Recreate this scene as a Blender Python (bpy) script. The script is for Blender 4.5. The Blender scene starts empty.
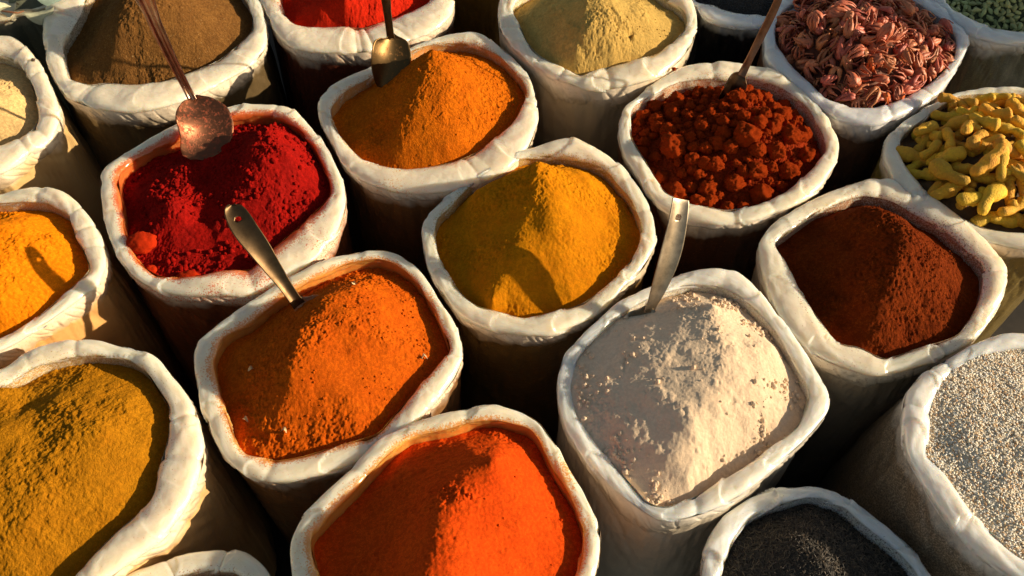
import bpy, math, random
import numpy as np
from mathutils import Vector, Matrix, Euler
random.seed(7); RNG = np.random.default_rng(7)
PI = math.pi
scn = bpy.context.scene
COL = scn.collection

# ------------------------------------------------------------------ camera model
F = 890.0; CAMZ = 1.576; PITCH = math.radians(37.0)
cam_d = bpy.data.cameras.new('camera'); cam = bpy.data.objects.new('camera', cam_d); COL.objects.link(cam)
cam.location = (0, 0, CAMZ); cam.rotation_euler = (PITCH, 0, 0)
cam_d.sensor_width = 36.0; cam_d.lens = F/1024*36.0; cam_d.clip_end = 200; cam_d.clip_start = 0.02
cam_d.dof.use_dof = True; cam_d.dof.focus_distance = 1.36; cam_d.dof.aperture_fstop = 14
scn.camera = cam
ca, sa = math.cos(PITCH), math.sin(PITCH)

def at(u, v, z):
    """world x, y of the photo point (u, v) lying at height z"""
    x = (u-512)/F; y = -(v-288)/F
    wy = y*ca + sa; wz = y*sa - ca
    t = (z-CAMZ)/wz
    return (x*t, wy*t)
def at3(u, v, z):
    a = at(u, v, z); return Vector((a[0], a[1], z))

# ------------------------------------------------------------------ light
SUN_EL = math.radians(18.5); SUN_AZ = math.radians(-3)     # azimuth of the sun measured from +x
w = bpy.data.worlds.new('World'); scn.world = w; w.use_nodes = True
nt = w.node_tree; nt.nodes.clear()
sky = nt.nodes.new('ShaderNodeTexSky'); sky.sky_type = 'NISHITA'; sky.sun_disc = False
sky.sun_elevation = SUN_EL; sky.sun_rotation = PI/2 - SUN_AZ
bg = nt.nodes.new('ShaderNodeBackground'); bg.inputs[1].default_value = 0.082
wo = nt.nodes.new('ShaderNodeOutputWorld')
wm = nt.nodes.new('ShaderNodeMix'); wm.data_type = 'RGBA'; wm.blend_type = 'MULTIPLY'; wm.inputs[0].default_value = 1.0   # the warm white balance of the evening photograph
wm.inputs[7].default_value = (1.0, 0.84, 0.65, 1)
nt.links.new(sky.outputs[0], wm.inputs[6]); nt.links.new(wm.outputs[2], bg.inputs[0]); nt.links.new(bg.outputs[0], wo.inputs[0])
sd = bpy.data.lights.new('sun', 'SUN'); sd.energy = 5.0; sd.angle = math.radians(0.6); sd.color = (1.0, 0.80, 0.55)
sun = bpy.data.objects.new('sun', sd); COL.objects.link(sun)
sdir = Vector((math.cos(SUN_EL)*math.cos(SUN_AZ), math.cos(SUN_EL)*math.sin(SUN_AZ), math.sin(SUN_EL)))
sun.rotation_euler = sdir.to_track_quat('Z', 'Y').to_euler(); sun.location = (3, 0, 3)
vs = scn.view_settings; vs.view_transform = 'Standard'; vs.look = 'None'; vs.exposure = 0.68; vs.gamma = 1

# ------------------------------------------------------------------ numpy noise
_perm = np.random.default_rng(3).permutation(256); _perm = np.concatenate([_perm, _perm, _perm])
_g = np.random.default_rng(4).normal(size=(256, 3)); _g /= np.linalg.norm(_g, axis=1)[:, None]
def perlin(x, y, z):
    x, y, z = np.broadcast_arrays(np.asarray(x, float), np.asarray(y, float), np.asarray(z, float))
    xi = np.floor(x).astype(int); yi = np.floor(y).astype(int); zi = np.floor(z).astype(int)
    xf = x-xi; yf = y-yi; zf = z-zi
    fade = lambda t: t*t*t*(t*(t*6-15)+10)
    u, v, w_ = fade(xf), fade(yf), fade(zf)
    def gr(i, j, k):
        h = _perm[(_perm[(_perm[(xi+i) & 255] + yi+j) & 255] + zi+k) & 255]
        g = _g[h]
        return g[..., 0]*(xf-i) + g[..., 1]*(yf-j) + g[..., 2]*(zf-k)
    l = lambda a, b, t: a+(b-a)*t
    return l(l(l(gr(0,0,0), gr(1,0,0), u), l(gr(0,1,0), gr(1,1,0), u), v),
             l(l(gr(0,0,1), gr(1,0,1), u), l(gr(0,1,1), gr(1,1,1), u), v), w_)*1.5
def fbm(x, y, z, f, o=4, gain=0.5):
    s = 0; a = 1.0
    for i in range(o):
        s = s + a*perlin(x*f, y*f, z*f+i*7.3); f *= 2.03; a *= gain
    return s
def worley(x, y, f, seed=0.0):
    """rounded pebble-like bumps 0..1"""
    x = x*f+seed; y = y*f+seed*1.7
    xi = np.floor(x).astype(int); yi = np.floor(y).astype(int)
    best = np.full(x.shape, 9.0)
    for dx in (-1, 0, 1):
        for dy in (-1, 0, 1):
            cx = xi+dx; cy = yi+dy
            h = _perm[(_perm[cx & 255] + cy) & 255]
            h2 = _perm[(h+57) & 255]
            px = cx + h/256.0; py = cy + h2/256.0
            rad = 0.55 + 0.6*(_perm[(h+91) & 255]/256.0)
            d = np.sqrt((px-x)**2 + (py-y)**2)/rad
            best = np.minimum(best, d)
    return np.sqrt(np.clip(1-best*best, 0, 1))

# ------------------------------------------------------------------ mesh helpers
def mesh_np(name, V, Q, uv=None, smooth=True, attr=None):
    V = np.asarray(V, np.float32); Q = np.asarray(Q, np.int32)
    me = bpy.data.meshes.new(name); n = Q.shape[1]
    me.vertices.add(len(V)); me.vertices.foreach_set('co', V.ravel())
    me.loops.add(Q.size); me.loops.foreach_set('vertex_index', Q.ravel())
    me.polygons.add(len(Q)); me.polygons.foreach_set('loop_start', np.arange(0, Q.size, n, dtype=np.int32))
    if smooth: me.polygons.foreach_set('use_smooth', np.ones(len(Q), bool))
    me.update(calc_edges=True)
    if uv is not None:
        l = me.uv_layers.new(name='UVMap'); l.data.foreach_set('uv', np.asarray(uv, np.float32)[Q.ravel()].ravel())
    if attr:
        for k, a in attr.items():
            at_ = me.attributes.new(k, 'FLOAT', 'POINT'); at_.data.foreach_set('value', np.asarray(a, np.float32).ravel())
    me.validate()
    return me
def link(name, me, mat=None, parent=None, loc=None):
    o = bpy.data.objects.new(name, me)
    if mat is not None and me is not None:
        me.materials.clear(); me.materials.append(mat)
    COL.objects.link(o)
    if parent is not None: o.parent = parent
    if loc is not None: o.location = loc
    return o
def tag(o, label=None, cat=None, group=None, kind=None):
    if label: o['label'] = label
    if cat: o['category'] = cat
    if group: o['group'] = group
    if kind: o['kind'] = kind
    return o
def copy_thing(o, parent=None):
    c = o.copy(); COL.objects.link(c); c.parent = parent
    for ch in [k for k in bpy.data.objects if k.parent == o]: copy_thing(ch, c)
    return c

# ------------------------------------------------------------------ materials
def new_mat(name):
    m = bpy.data.materials.new(name); m.use_nodes = True
    t = m.node_tree; b = t.nodes['Principled BSDF']
    return m, t, b
def N(t, typ, **kw):
    n = t.nodes.new(typ)
    for k, v in kw.items(): setattr(n, k, v)
    return n
def noise(t, vec, scale, detail=3, rough=0.5, dist=0.0):
    n = N(t, 'ShaderNodeTexNoise'); n.inputs['Scale'].default_value = scale; n.inputs['Detail'].default_value = detail
    n.inputs['Roughness'].default_value = rough; n.inputs['Distortion'].default_value = dist
    if vec is not None: t.links.new(vec, n.inputs['Vector'])
    return n.outputs['Fac']
def ramp(t, fac, a, b, ca_=(0,0,0,1), cb=(1,1,1,1)):
    r = N(t, 'ShaderNodeValToRGB'); r.color_ramp.elements[0].position = a; r.color_ramp.elements[1].position = b
    r.color_ramp.elements[0].color = ca_; r.color_ramp.elements[1].color = cb
    t.links.new(fac, r.inputs[0]); return r.outputs[0]
def mixc(t, fac, a, b):
    n = N(t, 'ShaderNodeMix', data_type='RGBA')
    if isinstance(fac, float): n.inputs[0].default_value = fac
    else: t.links.new(fac, n.inputs[0])
    for i, c in ((6, a), (7, b)):
        if isinstance(c, tuple): n.inputs[i].default_value = (*c[:3], 1)
        else: t.links.new(c, n.inputs[i])
    return n.outputs[2]
def math_(t, op, a, b=None):
    n = N(t, 'ShaderNodeMath', operation=op)
    for i, c in enumerate((a, b)):
        if c is None: continue
        if isinstance(c, (int, float)): n.inputs[i].default_value = c
        else: t.links.new(c, n.inputs[i])
    return n.outputs[0]
def powder_mat(name, c, dark=0.55, light=1.25, alt=None, grain=900, bump=0.5, spots=None):
    m, t, b = new_mat(name)
    tc = N(t, 'ShaderNodeTexCoord').outputs['Object']
    n1 = noise(t, tc, 28, 5, 0.65); n2 = noise(t, tc, grain, 2, 0.7); n3 = noise(t, tc, 190, 4, 0.7)
    cd = tuple(x*dark for x in c); cl = tuple(min(x*light, 0.95) for x in c)
    if alt is None: alt = cl
    base = mixc(t, ramp(t, n1, 0.38, 0.64), c, alt)
    base = mixc(t, math_(t, 'MULTIPLY', ramp(t, n3, 0.5, 0.3), 0.55), base, cd)
    base = mixc(t, math_(t, 'MULTIPLY', ramp(t, n2, 0.5, 0.68), 0.5), base, cl)
    base = mixc(t, math_(t, 'MULTIPLY', ramp(t, n2, 0.45, 0.3), 0.5), base, cd)
    if spots:
        ns = noise(t, tc, spots[1], 2, 0.5)
        base = mixc(t, ramp(t, ns, spots[2], spots[2]+0.03), base, spots[0])
    t.links.new(base, b.inputs['Base Color'])
    b.inputs['Roughness'].default_value = 0.85; b.inputs['Specular IOR Level'].default_value = 0.03
    b.inputs['Diffuse Roughness'].default_value = 0.7
    h = math_(t, 'ADD', math_(t, 'MULTIPLY', n2, 0.5), n3)
    bp = N(t, 'ShaderNodeBump'); bp.inputs['Strength'].default_value = bump; bp.inputs['Distance'].default_value = 0.004
    t.links.new(h, bp.inputs['Height']); t.links.new(bp.outputs[0], b.inputs['Normal'])
    return m
def plastic_mat(name, c=(0.80, 0.77, 0.70), stain=(0.5, 0.3, 0.1), rough=0.28, sss=1.0, body=None, weave=0.0):
    """white wrinkled plastic; stained with the powder where the mesh says so; body = colour seen through the thin lower wall"""
    m, t, b = new_mat(name)
    uv = N(t, 'ShaderNodeTexCoord').outputs['UV']; ob = N(t, 'ShaderNodeTexCoord').outputs['Object']
    mp = N(t, 'ShaderNodeMapping'); t.links.new(uv, mp.inputs[0]); mp.inputs['Scale'].default_value = (0.55, 1.3, 1); mp.inputs['Rotation'].default_value = (0, 0, 0.9)
    mp2 = N(t, 'ShaderNodeMapping'); t.links.new(uv, mp2.inputs[0]); mp2.inputs['Scale'].default_value = (0.5, 1.4, 1); mp2.inputs['Rotation'].default_value = (0, 0, -0.8)
    a1 = noise(t, mp.outputs[0], 34, 2, 0.5, 0.6); a2 = noise(t, mp2.outputs[0], 80, 1, 0.5, 0.4); a3 = noise(t, ob, 38, 2, 0.5)
    cr = math_(t, 'ABSOLUTE', math_(t, 'SUBTRACT', a1, 0.5))
    cr2 = math_(t, 'ABSOLUTE', math_(t, 'SUBTRACT', a2, 0.5))
    wob = N(t, 'ShaderNodeTexNoise'); wob.inputs['Scale'].default_value = 30; wob.inputs['Detail'].default_value = 2; t.links.new(ob, wob.inputs['Vector'])
    va = N(t, 'ShaderNodeVectorMath', operation='MULTIPLY_ADD'); t.links.new(wob.outputs['Color'], va.inputs[0]); va.inputs[1].default_value = (0.03, 0.03, 0.03); t.links.new(ob, va.inputs[2])
    fac = []
    for sc in (48,):
        f1 = N(t, 'ShaderNodeTexVoronoi', feature='F1'); f2 = N(t, 'ShaderNodeTexVoronoi', feature='F2')
        for q in (f1, f2): q.inputs['Scale'].default_value = sc; t.links.new(va.outputs[0], q.inputs['Vector'])
        fac.append(math_(t, 'SUBTRACT', f2.outputs['Distance'], f1.outputs['Distance']))
    h = math_(t, 'ADD', math_(t, 'MULTIPLY', cr, 0.7), math_(t, 'ADD', math_(t, 'MULTIPLY', fac[0], 0.45), math_(t, 'MULTIPLY', cr2, 0.5)))
    bp = N(t, 'ShaderNodeBump'); bp.inputs['Strength'].default_value = 0.42; bp.inputs['Distance'].default_value = 0.004
    t.links.new(h, bp.inputs['Height']); t.links.new(bp.outputs[0], b.inputs['Normal'])
    base = mixc(t, ramp(t, a3, 0.35, 0.7), c, tuple(x*0.92 for x in c))
    n7 = noise(t, ob, 11, 4, 0.6)
    base = mixc(t, math_(t, 'MULTIPLY', ramp(t, n7, 0.48, 0.72), 0.35), base, (c[0]*0.90, c[1]*0.78, c[2]*0.58))      # yellowed, handled patches
    crease = ramp(t, math_(t, 'MINIMUM', cr, cr2), 0.012, 0.0)
    base = mixc(t, math_(t, 'MULTIPLY', crease, 0.12), base, tuple(0.55*a+0.25*b2 for a, b2 in zip(c, stain)))
    if body:
        n5 = noise(t, ob, 9, 4, 0.6)
        att = N(t, 'ShaderNodeAttribute', attribute_name='depth').outputs['Fac']
        see = math_(t, 'MULTIPLY', ramp(t, math_(t, 'ADD', att, math_(t, 'MULTIPLY', math_(t, 'SUBTRACT', n5, 0.5), 0.5)), 0.02, 0.20), body[1])
        bc = body[0]
        if weave:
            nw = noise(t, ob, 420, 2, 0.6); bc = mixc(t, ramp(t, nw, 0.42, 0.6), tuple(x*0.55 for x in body[0]), tuple(min(x*1.5, 0.9) for x in body[0]))
        base = mixc(t, see, base, bc)
    st = N(t, 'ShaderNodeAttribute', attribute_name='stain').outputs['Fac']
    n4 = noise(t, ob, 75, 6, 0.78)
    sf = ramp(t, math_(t, 'ADD', st, math_(t, 'MULTIPLY', math_(t, 'SUBTRACT', n4, 0.5), 1.1)), 0.38, 0.95)
    base = mixc(t, math_(t, 'MULTIPLY', sf, 0.9), base, stain)
    n6 = noise(t, ob, 420, 2, 0.5)
    base = mixc(t, math_(t, 'MULTIPLY', ramp(t, math_(t, 'MULTIPLY', n6, math_(t, 'ADD', st, 0.88)), 0.67, 0.71), 0.8), base, stain)
    t.links.new(base, b.inputs['Base Color'])
    b.inputs['Roughness'].default_value = rough; b.inputs['Specular IOR Level'].default_value = 0.5
    b.inputs['Coat Weight'].default_value = 0.7; b.inputs['Coat Roughness'].default_value = 0.10
    if sss:
        b.inputs['Subsurface Weight'].default_value = sss; b.inputs['Subsurface Radius'].default_value = (1.0, 0.75, 0.5); b.inputs['Subsurface Scale'].default_value = 0.028
    return m
def simple_mat(name, c, rough=0.6, var=0.3, scale=60, alt=None, bump=0.3, metal=0.0, dist=0.001, rnd=0.0):
    m, t, b = new_mat(name)
    tc = N(t, 'ShaderNodeTexCoord').outputs['Object']
    n1 = noise(t, tc, scale, 4, 0.6); n2 = noise(t, tc, scale*6, 3, 0.6)
    alt = alt or tuple(x*(1-var) for x in c)
    base = mixc(t, ramp(t, n1, 0.35, 0.65), c, alt)
    base = mixc(t, math_(t, 'MULTIPLY', ramp(t, n2, 0.5, 0.7), 0.35), base, tuple(x*0.5 for x in c))
    if rnd:
        oi = N(t, 'ShaderNodeObjectInfo').outputs['Random']
        hs = N(t, 'ShaderNodeHueSaturation'); t.links.new(base, hs.inputs['Color'])
        t.links.new(math_(t, 'ADD', math_(t, 'MULTIPLY', oi, rnd*0.08), 0.5-rnd*0.04), hs.inputs['Hue'])
        o2 = math_(t, 'FRACT', math_(t, 'MULTIPLY', oi, 17.3))
        t.links.new(math_(t, 'ADD', math_(t, 'MULTIPLY', o2, rnd), 1-rnd*0.6), hs.inputs['Value'])
        base = hs.outputs[0]
    t.links.new(base, b.inputs['Base Color']); b.inputs['Roughness'].default_value = rough; b.inputs['Metallic'].default_value = metal
    bp = N(t, 'ShaderNodeBump'); bp.inputs['Strength'].default_value = bump; bp.inputs['Distance'].default_value = dist
    t.links.new(n2, bp.inputs['Height']); t.links.new(bp.outputs[0], b.inputs['Normal'])
    return m

# ------------------------------------------------------------------ sacks
NA = 720
TH = np.linspace(0, 2*PI, NA, endpoint=False)
def polar(pts, c):
    """closed outline -> radius for every angle in TH, lightly smoothed"""
    P = np.array(pts); n = len(P); out = []
    for i in range(n):                                  # Catmull-Rom, softly
        p0, p1, p2, p3 = P[i-1], P[i], P[(i+1) % n], P[(i+2) % n]
        for k in range(8):
            t = k/8
            cr = 0.5*((2*p1)+(-p0+p2)*t+(2*p0-5*p1+4*p2-p3)*t*t+(-p0+3*p1-3*p2+p3)*t**3)
            ln = p1+(p2-p1)*t
            out.append(0.6*cr+0.4*ln)
    D = np.array(out)-np.array(c)
    a = np.mod(np.arctan2(D[:, 1], D[:, 0]), 2*PI); r = np.hypot(D[:, 0], D[:, 1])
    o = np.argsort(a); a = a[o]; r = r[o]
    R = np.interp(TH, np.concatenate([a-2*PI, a, a+2*PI]), np.tile(r, 3))
    k = np.exp(-0.5*(np.arange(-8, 9)/3.2)**2); k /= k.sum()
    return np.convolve(np.concatenate([R[-8:], R, R[:8]]), k, 'valid')
def ring_faces(nr, close=False):
    i = np.arange(NA); j = (i+1) % NA; q = []
    rows = nr if close else nr-1
    for r in range(rows):
        a = r*NA; b_ = ((r+1) % nr)*NA
        q.append(np.stack([a+i, a+j, b_+j, b_+i], 1))
    return np.concatenate(q)

class Sack: pass
SACKS = {}
def make_sack(key, inner, outer, zr, label, stain, body, see=1.0, cuff=0.045, white=(0.91, 0.80, 0.63), stain_amt=0.5, wseed=0, weave=0, wrinkle=1.0, belly=0.0, dim=0.55):
    body = tuple(x*dim for x in body)
    s = Sack(); SACKS[key] = s
    wi = [at(u, v, zr-0.004) for u, v in inner]; c = np.mean(np.array([at(u, v, zr) for u, v in inner]), axis=0)
    wo_ = []
    for u, v in outer:
        p = np.array(at(u, v, zr)); d = (p-c)/np.linalg.norm(p-c)
        zz = zr - 0.012*max(0, -d[1]); wo_.append(at(u, v, zz))
    ri = polar(wi, c); ro = polar(wo_, c); ri = ri+0.0015; ro = np.maximum(ro-0.0015, ri+0.016)
    s.c, s.ri, s.ro, s.zr = c, ri, ro, zr
    cx, cy = np.cos(TH), np.sin(TH)
    seed = wseed or (sum(map(ord, key))*1.37)
    rc = (ri+ro)/2; hw = (ro-ri)/2
    X0 = c[0]+rc*cx; Y0 = c[1]+rc*cy
    seg = np.hypot(np.diff(X0, append=X0[0]), np.diff(Y0, append=Y0[0])); S = np.concatenate([[0], np.cumsum(seg)[:-1]])
    root = link('spice_sack', None, loc=(c[0], c[1], 0)); root.empty_display_size = 0.05
    tag(root, label, 'sack', 'open plastic sacks of spices')
    mr = plastic_mat('plastic_'+key, white, stain)
    mb = plastic_mat('thin_plastic_'+key, tuple(x*0.95 for x in white), stain, rough=0.33, sss=0.0, body=(body, see), weave=weave)
    # rolled rim -------------------------------------------------
    M = 32; ph = np.linspace(0, 2*PI, M, endpoint=False)
    hh = np.clip(hw*0.62, 0.007, 0.0125)
    kinks = np.ones(NA); rr = np.random.default_rng(int(seed*10) & 0xffff)
    for _ in range(9):
        p = rr.uniform(0, 2*PI); wd = rr.uniform(0.02, 0.06); d = np.abs((TH-p+PI) % (2*PI)-PI)
        kinks -= rr.uniform(0.10, 0.30)*np.exp(-(d/wd)**1.3)
    kinks = np.clip(kinks, 0.62, 1)
    V = []; UV = []; ST = []
    zc = zr - 0.008 + 0.004*fbm(X0*1, Y0*1, seed, 6, 2)
    s.zc = zc; s.hh = hh
    for p in ph:
        cp, sp = math.cos(p), math.sin(p)
        k = (abs(cp)**2.6 + abs(sp)**2.6)**(-1/2.6)          # slightly squared roll
        r1 = rc + hw*kinks**0.5*cp*k*0.98; z1 = zc + hh*kinks*sp*k
        x = c[0]+r1*cx; y = c[1]+r1*cy
        lo = 0.0015*fbm(x, y, z1+seed, 10, 2); sw = np.mod(S*8.5+0.10*cp+0.22*math.sin(p)+0.9*fbm(X0, Y0, seed, 5, 1), 1.0); fold = 0.0030*sw**4*(0.4+0.6*np.clip(perlin(S*6, seed, 0.5)*3+0.5, 0, 1))
        # twisted folds running along the roll
        pc = 0.95*np.cos(p+S*17); qc = 0.95*np.sin(p+S*17); tw = perlin(S*9+seed, pc, qc+seed); pc2 = 1.2*np.cos(p-S*24); qc2 = 1.2*np.sin(p-S*24); tw2 = perlin(S*17+seed, pc2, qc2+seed+3)
        fo = 0.0030*np.abs(tw)+0.0015*np.abs(tw2)-0.0022+fold
        d = (lo + fo*wrinkle + 0.0006*np.abs(perlin(S*38+seed*2, 2.0*pc2, 2.0*qc2)))
        V.append(np.stack([x+d*cp*cx - c[0], y+d*cp*cy - c[1], z1+d*sp], 1))
        UV.append(np.stack([S, np.full(NA, p*0.02)], 1))
        inn = max(0, -cp)
        ST.append(np.full(NA, 0.06+1.2*stain_amt*inn**1.3) + stain_amt*0.8*np.clip(fbm(x, y, seed, 9, 3)-0.1, 0, 1))
    V = np.concatenate(V)
    link('rolled_rim', mesh_np('rolled_rim', V, ring_faces(M, True)[:, ::-1], np.concatenate(UV), attr={'stain': np.concatenate(ST)}), mr, root)
    # inner liner ------------------------------------------------
    V = []; UV = []; ST = []
    for z in np.linspace(zr-0.004, zr-0.11, 14):
        x = c[0]+(ri+0.001)*cx; y = c[1]+(ri+0.001)*cy
        d = 0.0018*fbm(x, y, z*0.5+seed, 40, 3)*min(1, (zr-z)/0.02)
        V.append(np.stack([x+d*cx-c[0], y+d*cy-c[1], np.full(NA, z)], 1)); UV.append(np.stack([S, np.full(NA, z)], 1)); ST.append(np.full(NA, 0.35+stain_amt))
    link('inner_liner', mesh_np('inner_liner', np.concatenate(V), ring_faces(14), np.concatenate(UV), attr={'stain': np.concatenate(ST)}), mr, root)
    # outer wall -------------------------------------------------
    R = 44; V = []; UV = []; DP = []
    mean = ro.mean()
    for i in range(R):
        t = i/(R-1); t = t**1.35; z = (zr-0.010)*(1-t)+0.004
        rnd_ = min(1, t*1.3)
        base = (ro-0.007)*(1-rnd_*0.6)+(mean-0.006)*rnd_*0.6
        base = base*(1.0+belly*math.sin(min(1, t*1.6)*PI*0.5) - 0.05*t)
        x = c[0]+base*cx; y = c[1]+base*cy
        g = math.exp(-t*4)
        d = 0.0046*(0.3+g)*fbm(S, np.full(NA, z*0.20), seed, 30, 3) + 0.002*fbm(x, y, z+seed, 12, 2)
        d -= 0.004*(0.15+g)*np.clip(0.12-np.abs(perlin(S*17+z*14, np.full(NA, z*5.0), seed)), 0, 1)/0.12
        V.append(np.stack([x+d*cx-c[0], y+d*cy-c[1], np.full(NA, z)], 1)); UV.append(np.stack([S, np.full(NA, z)], 1))
        DP.append(np.full(NA, min(1, (zr-z)/0.22)))
    DP = np.concatenate(DP)
    link('sack_wall', mesh_np('sack_wall', np.concatenate(V), ring_faces(R), np.concatenate(UV), attr={'depth': DP, 'stain': DP*0+0.12}), mb, root)
    # folded-over cuff -------------------------------------------
    if cuff > 0:
        R = 16; V = []; UV = []; DP = []
        L = cuff*(0.75+0.5*fbm(X0, Y0, seed+5, 7, 3)); L = np.clip(L, 0.012, 0.09)
        for i in range(R):
            t = i/(R-1); z = zr-0.008-L*t
            base = ro-0.0012-0.006*t + 0.003*math.sin(t*PI)
            x = c[0]+base*cx; y = c[1]+base*cy
            d = 0.0028*t**0.7*fbm(S, z*0.5, seed+9, 42, 3) - 0.0022*np.clip(0.15-np.abs(perlin(S*55+z*30, z*16, seed+2)), 0, 1)/0.15*min(1, t*3)
            V.append(np.stack([x+d*cx-c[0], y+d*cy-c[1], z], 1)); UV.append(np.stack([S, z], 1)); DP.append(np.clip((zr-z)/0.22*0.8, 0, 1))
        V = np.concatenate(V)
        link('folded_cuff', mesh_np('folded_cuff', V, ring_faces(R), np.concatenate(UV), attr={'stain': np.full(len(V), 0.10+0.3*stain_amt), 'depth': np.concatenate(DP)}), mb, root)
    return s

def rbf(s, ctrl, edge, eps=0.003, ridges=()):
    """height above the rim as a function of x, y from control points (u, v, h)"""
    P = []; H = []
    for u, v, h in ctrl: P.append(at(u, v, s.zr+h)); H.append(h)
    for a in range(0, NA, 24):
        r = s.ri[a]; P.append((s.c[0]+r*math.cos(TH[a]), s.c[1]+r*math.sin(TH[a])))
        H.append(edge(TH[a]) if callable(edge) else edge)
    for rd in ridges:                                                # crests, sampled closely so that they stay sharp
        W = [(*at(u, v, s.zr+h), h) for u, v, h in rd]
        for a, b_ in zip(W[:-1], W[1:]):
            n_ = max(1, int(math.hypot(a[0]-b_[0], a[1]-b_[1])/0.008))
            for k in range(n_): f = k/n_; P.append((a[0]+(b_[0]-a[0])*f, a[1]+(b_[1]-a[1])*f)); H.append(a[2]+(b_[2]-a[2])*f)
        P.append(W[-1][:2]); H.append(W[-1][2])
    P = np.array(P); H = np.array(H)
    ker = lambda d: np.sqrt(d*d+eps*eps)
    D = ker(np.linalg.norm(P[:, None]-P[None], axis=2)); n = len(P)
    A = np.zeros((n+1, n+1)); A[:n, :n] = D + np.eye(n)*(-0.0005); A[:n, n] = 1; A[n, :n] = 1
    wgt = np.linalg.solve(A, np.append(H, 0))
    def h(x, y):
        x = np.asarray(x, float); y = np.asarray(y, float); o = np.full(x.shape, wgt[n])
        for k in range(n): o = o + wgt[k]*ker(np.hypot(x-P[k, 0], y-P[k, 1]))
        return o
    return h
def inside(s, x, y, pad=0.0):
    dx = x-s.c[0]; dy = y-s.c[1]; a = np.mod(np.arctan2(dy, dx), 2*PI)
    return np.hypot(dx, dy) < np.interp(a, np.append(TH, 2*PI), np.append(s.ri, s.ri[0]))+pad

def make_heap(key, ctrl, mat, label, cat='spice powder', name='powder_heap', edge=-0.027, step=0.00125, rough=1.0, clump=1.0, smooth=0.3, streak=0.0, kind=None, vis=True, coarse=0.0):
    s = SACKS[key]; s.h = rbf(s, ctrl, edge, ridges=RIDGES.get(key, ())); zr = s.zr
    R = s.ri.max()+0.01
    n = int(2*R/step)+1; g = np.linspace(-R, R, n)
    GX, GY = np.meshgrid(g+s.c[0], g+s.c[1]); x = GX.ravel(); y = GY.ravel()
    sd_ = sum(map(ord, key))*0.77
    keep = inside(s, x, y, 0.007); idx = np.full(n*n, -1); idx[keep] = np.arange(keep.sum()); x = x[keep]; y = y[keep]
    z = s.h(x, y)
    mask = np.clip(0.5+1.6*(fbm(x, y, sd_, 9, 3)+0.15-smooth), 0.08, 1.0)          # rough areas and scooped, smooth ones
    s.mask = mask
    lowz = 0.0038*fbm(x, y, sd_, 14, 3)
    mid = 0.0026*rough*fbm(x, y, sd_+3, 70, 4, 0.74)*mask
    wx = x+0.003*perlin(x*90, y*90, sd_); wy = y+0.003*perlin(x*90, y*90, sd_+8)
    cl = clump*(0.0024*worley(wx, wy, 110, sd_)*np.clip(fbm(x, y, sd_+1, 22, 3)*1.8+0.1, 0, 1) + 0.0010*worley(wx, wy, 230, sd_+4)*mask)
    fine = 0.0013*rough*fbm(x, y, sd_+6, 260, 2)*(0.4+mask)
    z = z + lowz + mid + cl + fine
    if coarse: z = z + coarse*worley(wx, wy, 45, sd_+11)*np.clip(fbm(x, y, sd_+1, 16, 3)*2+0.3, 0, 1)
    if streak: z = z + streak*perlin(x*30+y*18, y*160-x*40, sd_)*(1.1-mask)
    x2 = x+0.0006*perlin(x*300, y*300, 1.0); 
    V = np.stack([x2-s.c[0], y-s.c[1], z], 1)
    I = idx.reshape(n, n); a, b_, c_, d_ = I[:-1, :-1], I[:-1, 1:], I[1:, 1:], I[1:, :-1]
    ok = (a >= 0) & (b_ >= 0) & (c_ >= 0) & (d_ >= 0)
    Q = np.stack([a[ok], b_[ok], c_[ok], d_[ok]], 1)
    o = link(name, mesh_np(name, V, Q), mat, None, (s.c[0], s.c[1], zr))
    tag(o, label, cat, None if kind else 'spice heaps filling the sacks', kind)
    # fast surface lookup
    full = np.full(n*n, -0.05); full[keep] = z; s.grid = full.reshape(n, n); s.g0 = -R; s.gs = g[1]-g[0]; s.gn = n
    return o
def surf(s, x, y):
    i = int(min(max((x-s.c[0]-s.g0)/s.gs, 0), s.gn-1)); j = int(min(max((y-s.c[1]-s.g0)/s.gs, 0), s.gn-1))
    return s.zr+s.grid[j, i]
def scatter(s, n, mind, pad=-0.01, seed=1, tries=6000, ok=None):
    r = np.random.default_rng(seed); P = []
    R = s.ri.max()
    for _ in range(tries):
        x = s.c[0]+r.uniform(-R, R); y = s.c[1]+r.uniform(-R, R)
        if not inside(s, x, y, pad) or (ok and not ok(x, y)): continue
        if all((x-a)**2+(y-b_)**2 > mind*mind for a, b_ in P):
            P.append((x, y))
            if len(P) >= n: break
    return P

# ------------------------------------------------------------------ ground
gm, t, b = new_mat('dark_ground'); tc = N(t, 'ShaderNodeTexCoord').outputs['Object']
t.links.new(mixc(t, ramp(t, noise(t, tc, 6, 6, 0.7), 0.4, 0.7), (0.012, 0.010, 0.009), (0.035, 0.028, 0.022)), b.inputs['Base Color']); b.inputs['Roughness'].default_value = 0.9
me = bpy.data.meshes.new('ground'); me.from_pydata([(-30, -30, 0), (30, -30, 0), (30, 30, 0), (-30, 30, 0)], [], [(0, 1, 2, 3)])
tag(link('ground', me, gm), kind='structure')

Z = 0.45
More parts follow.
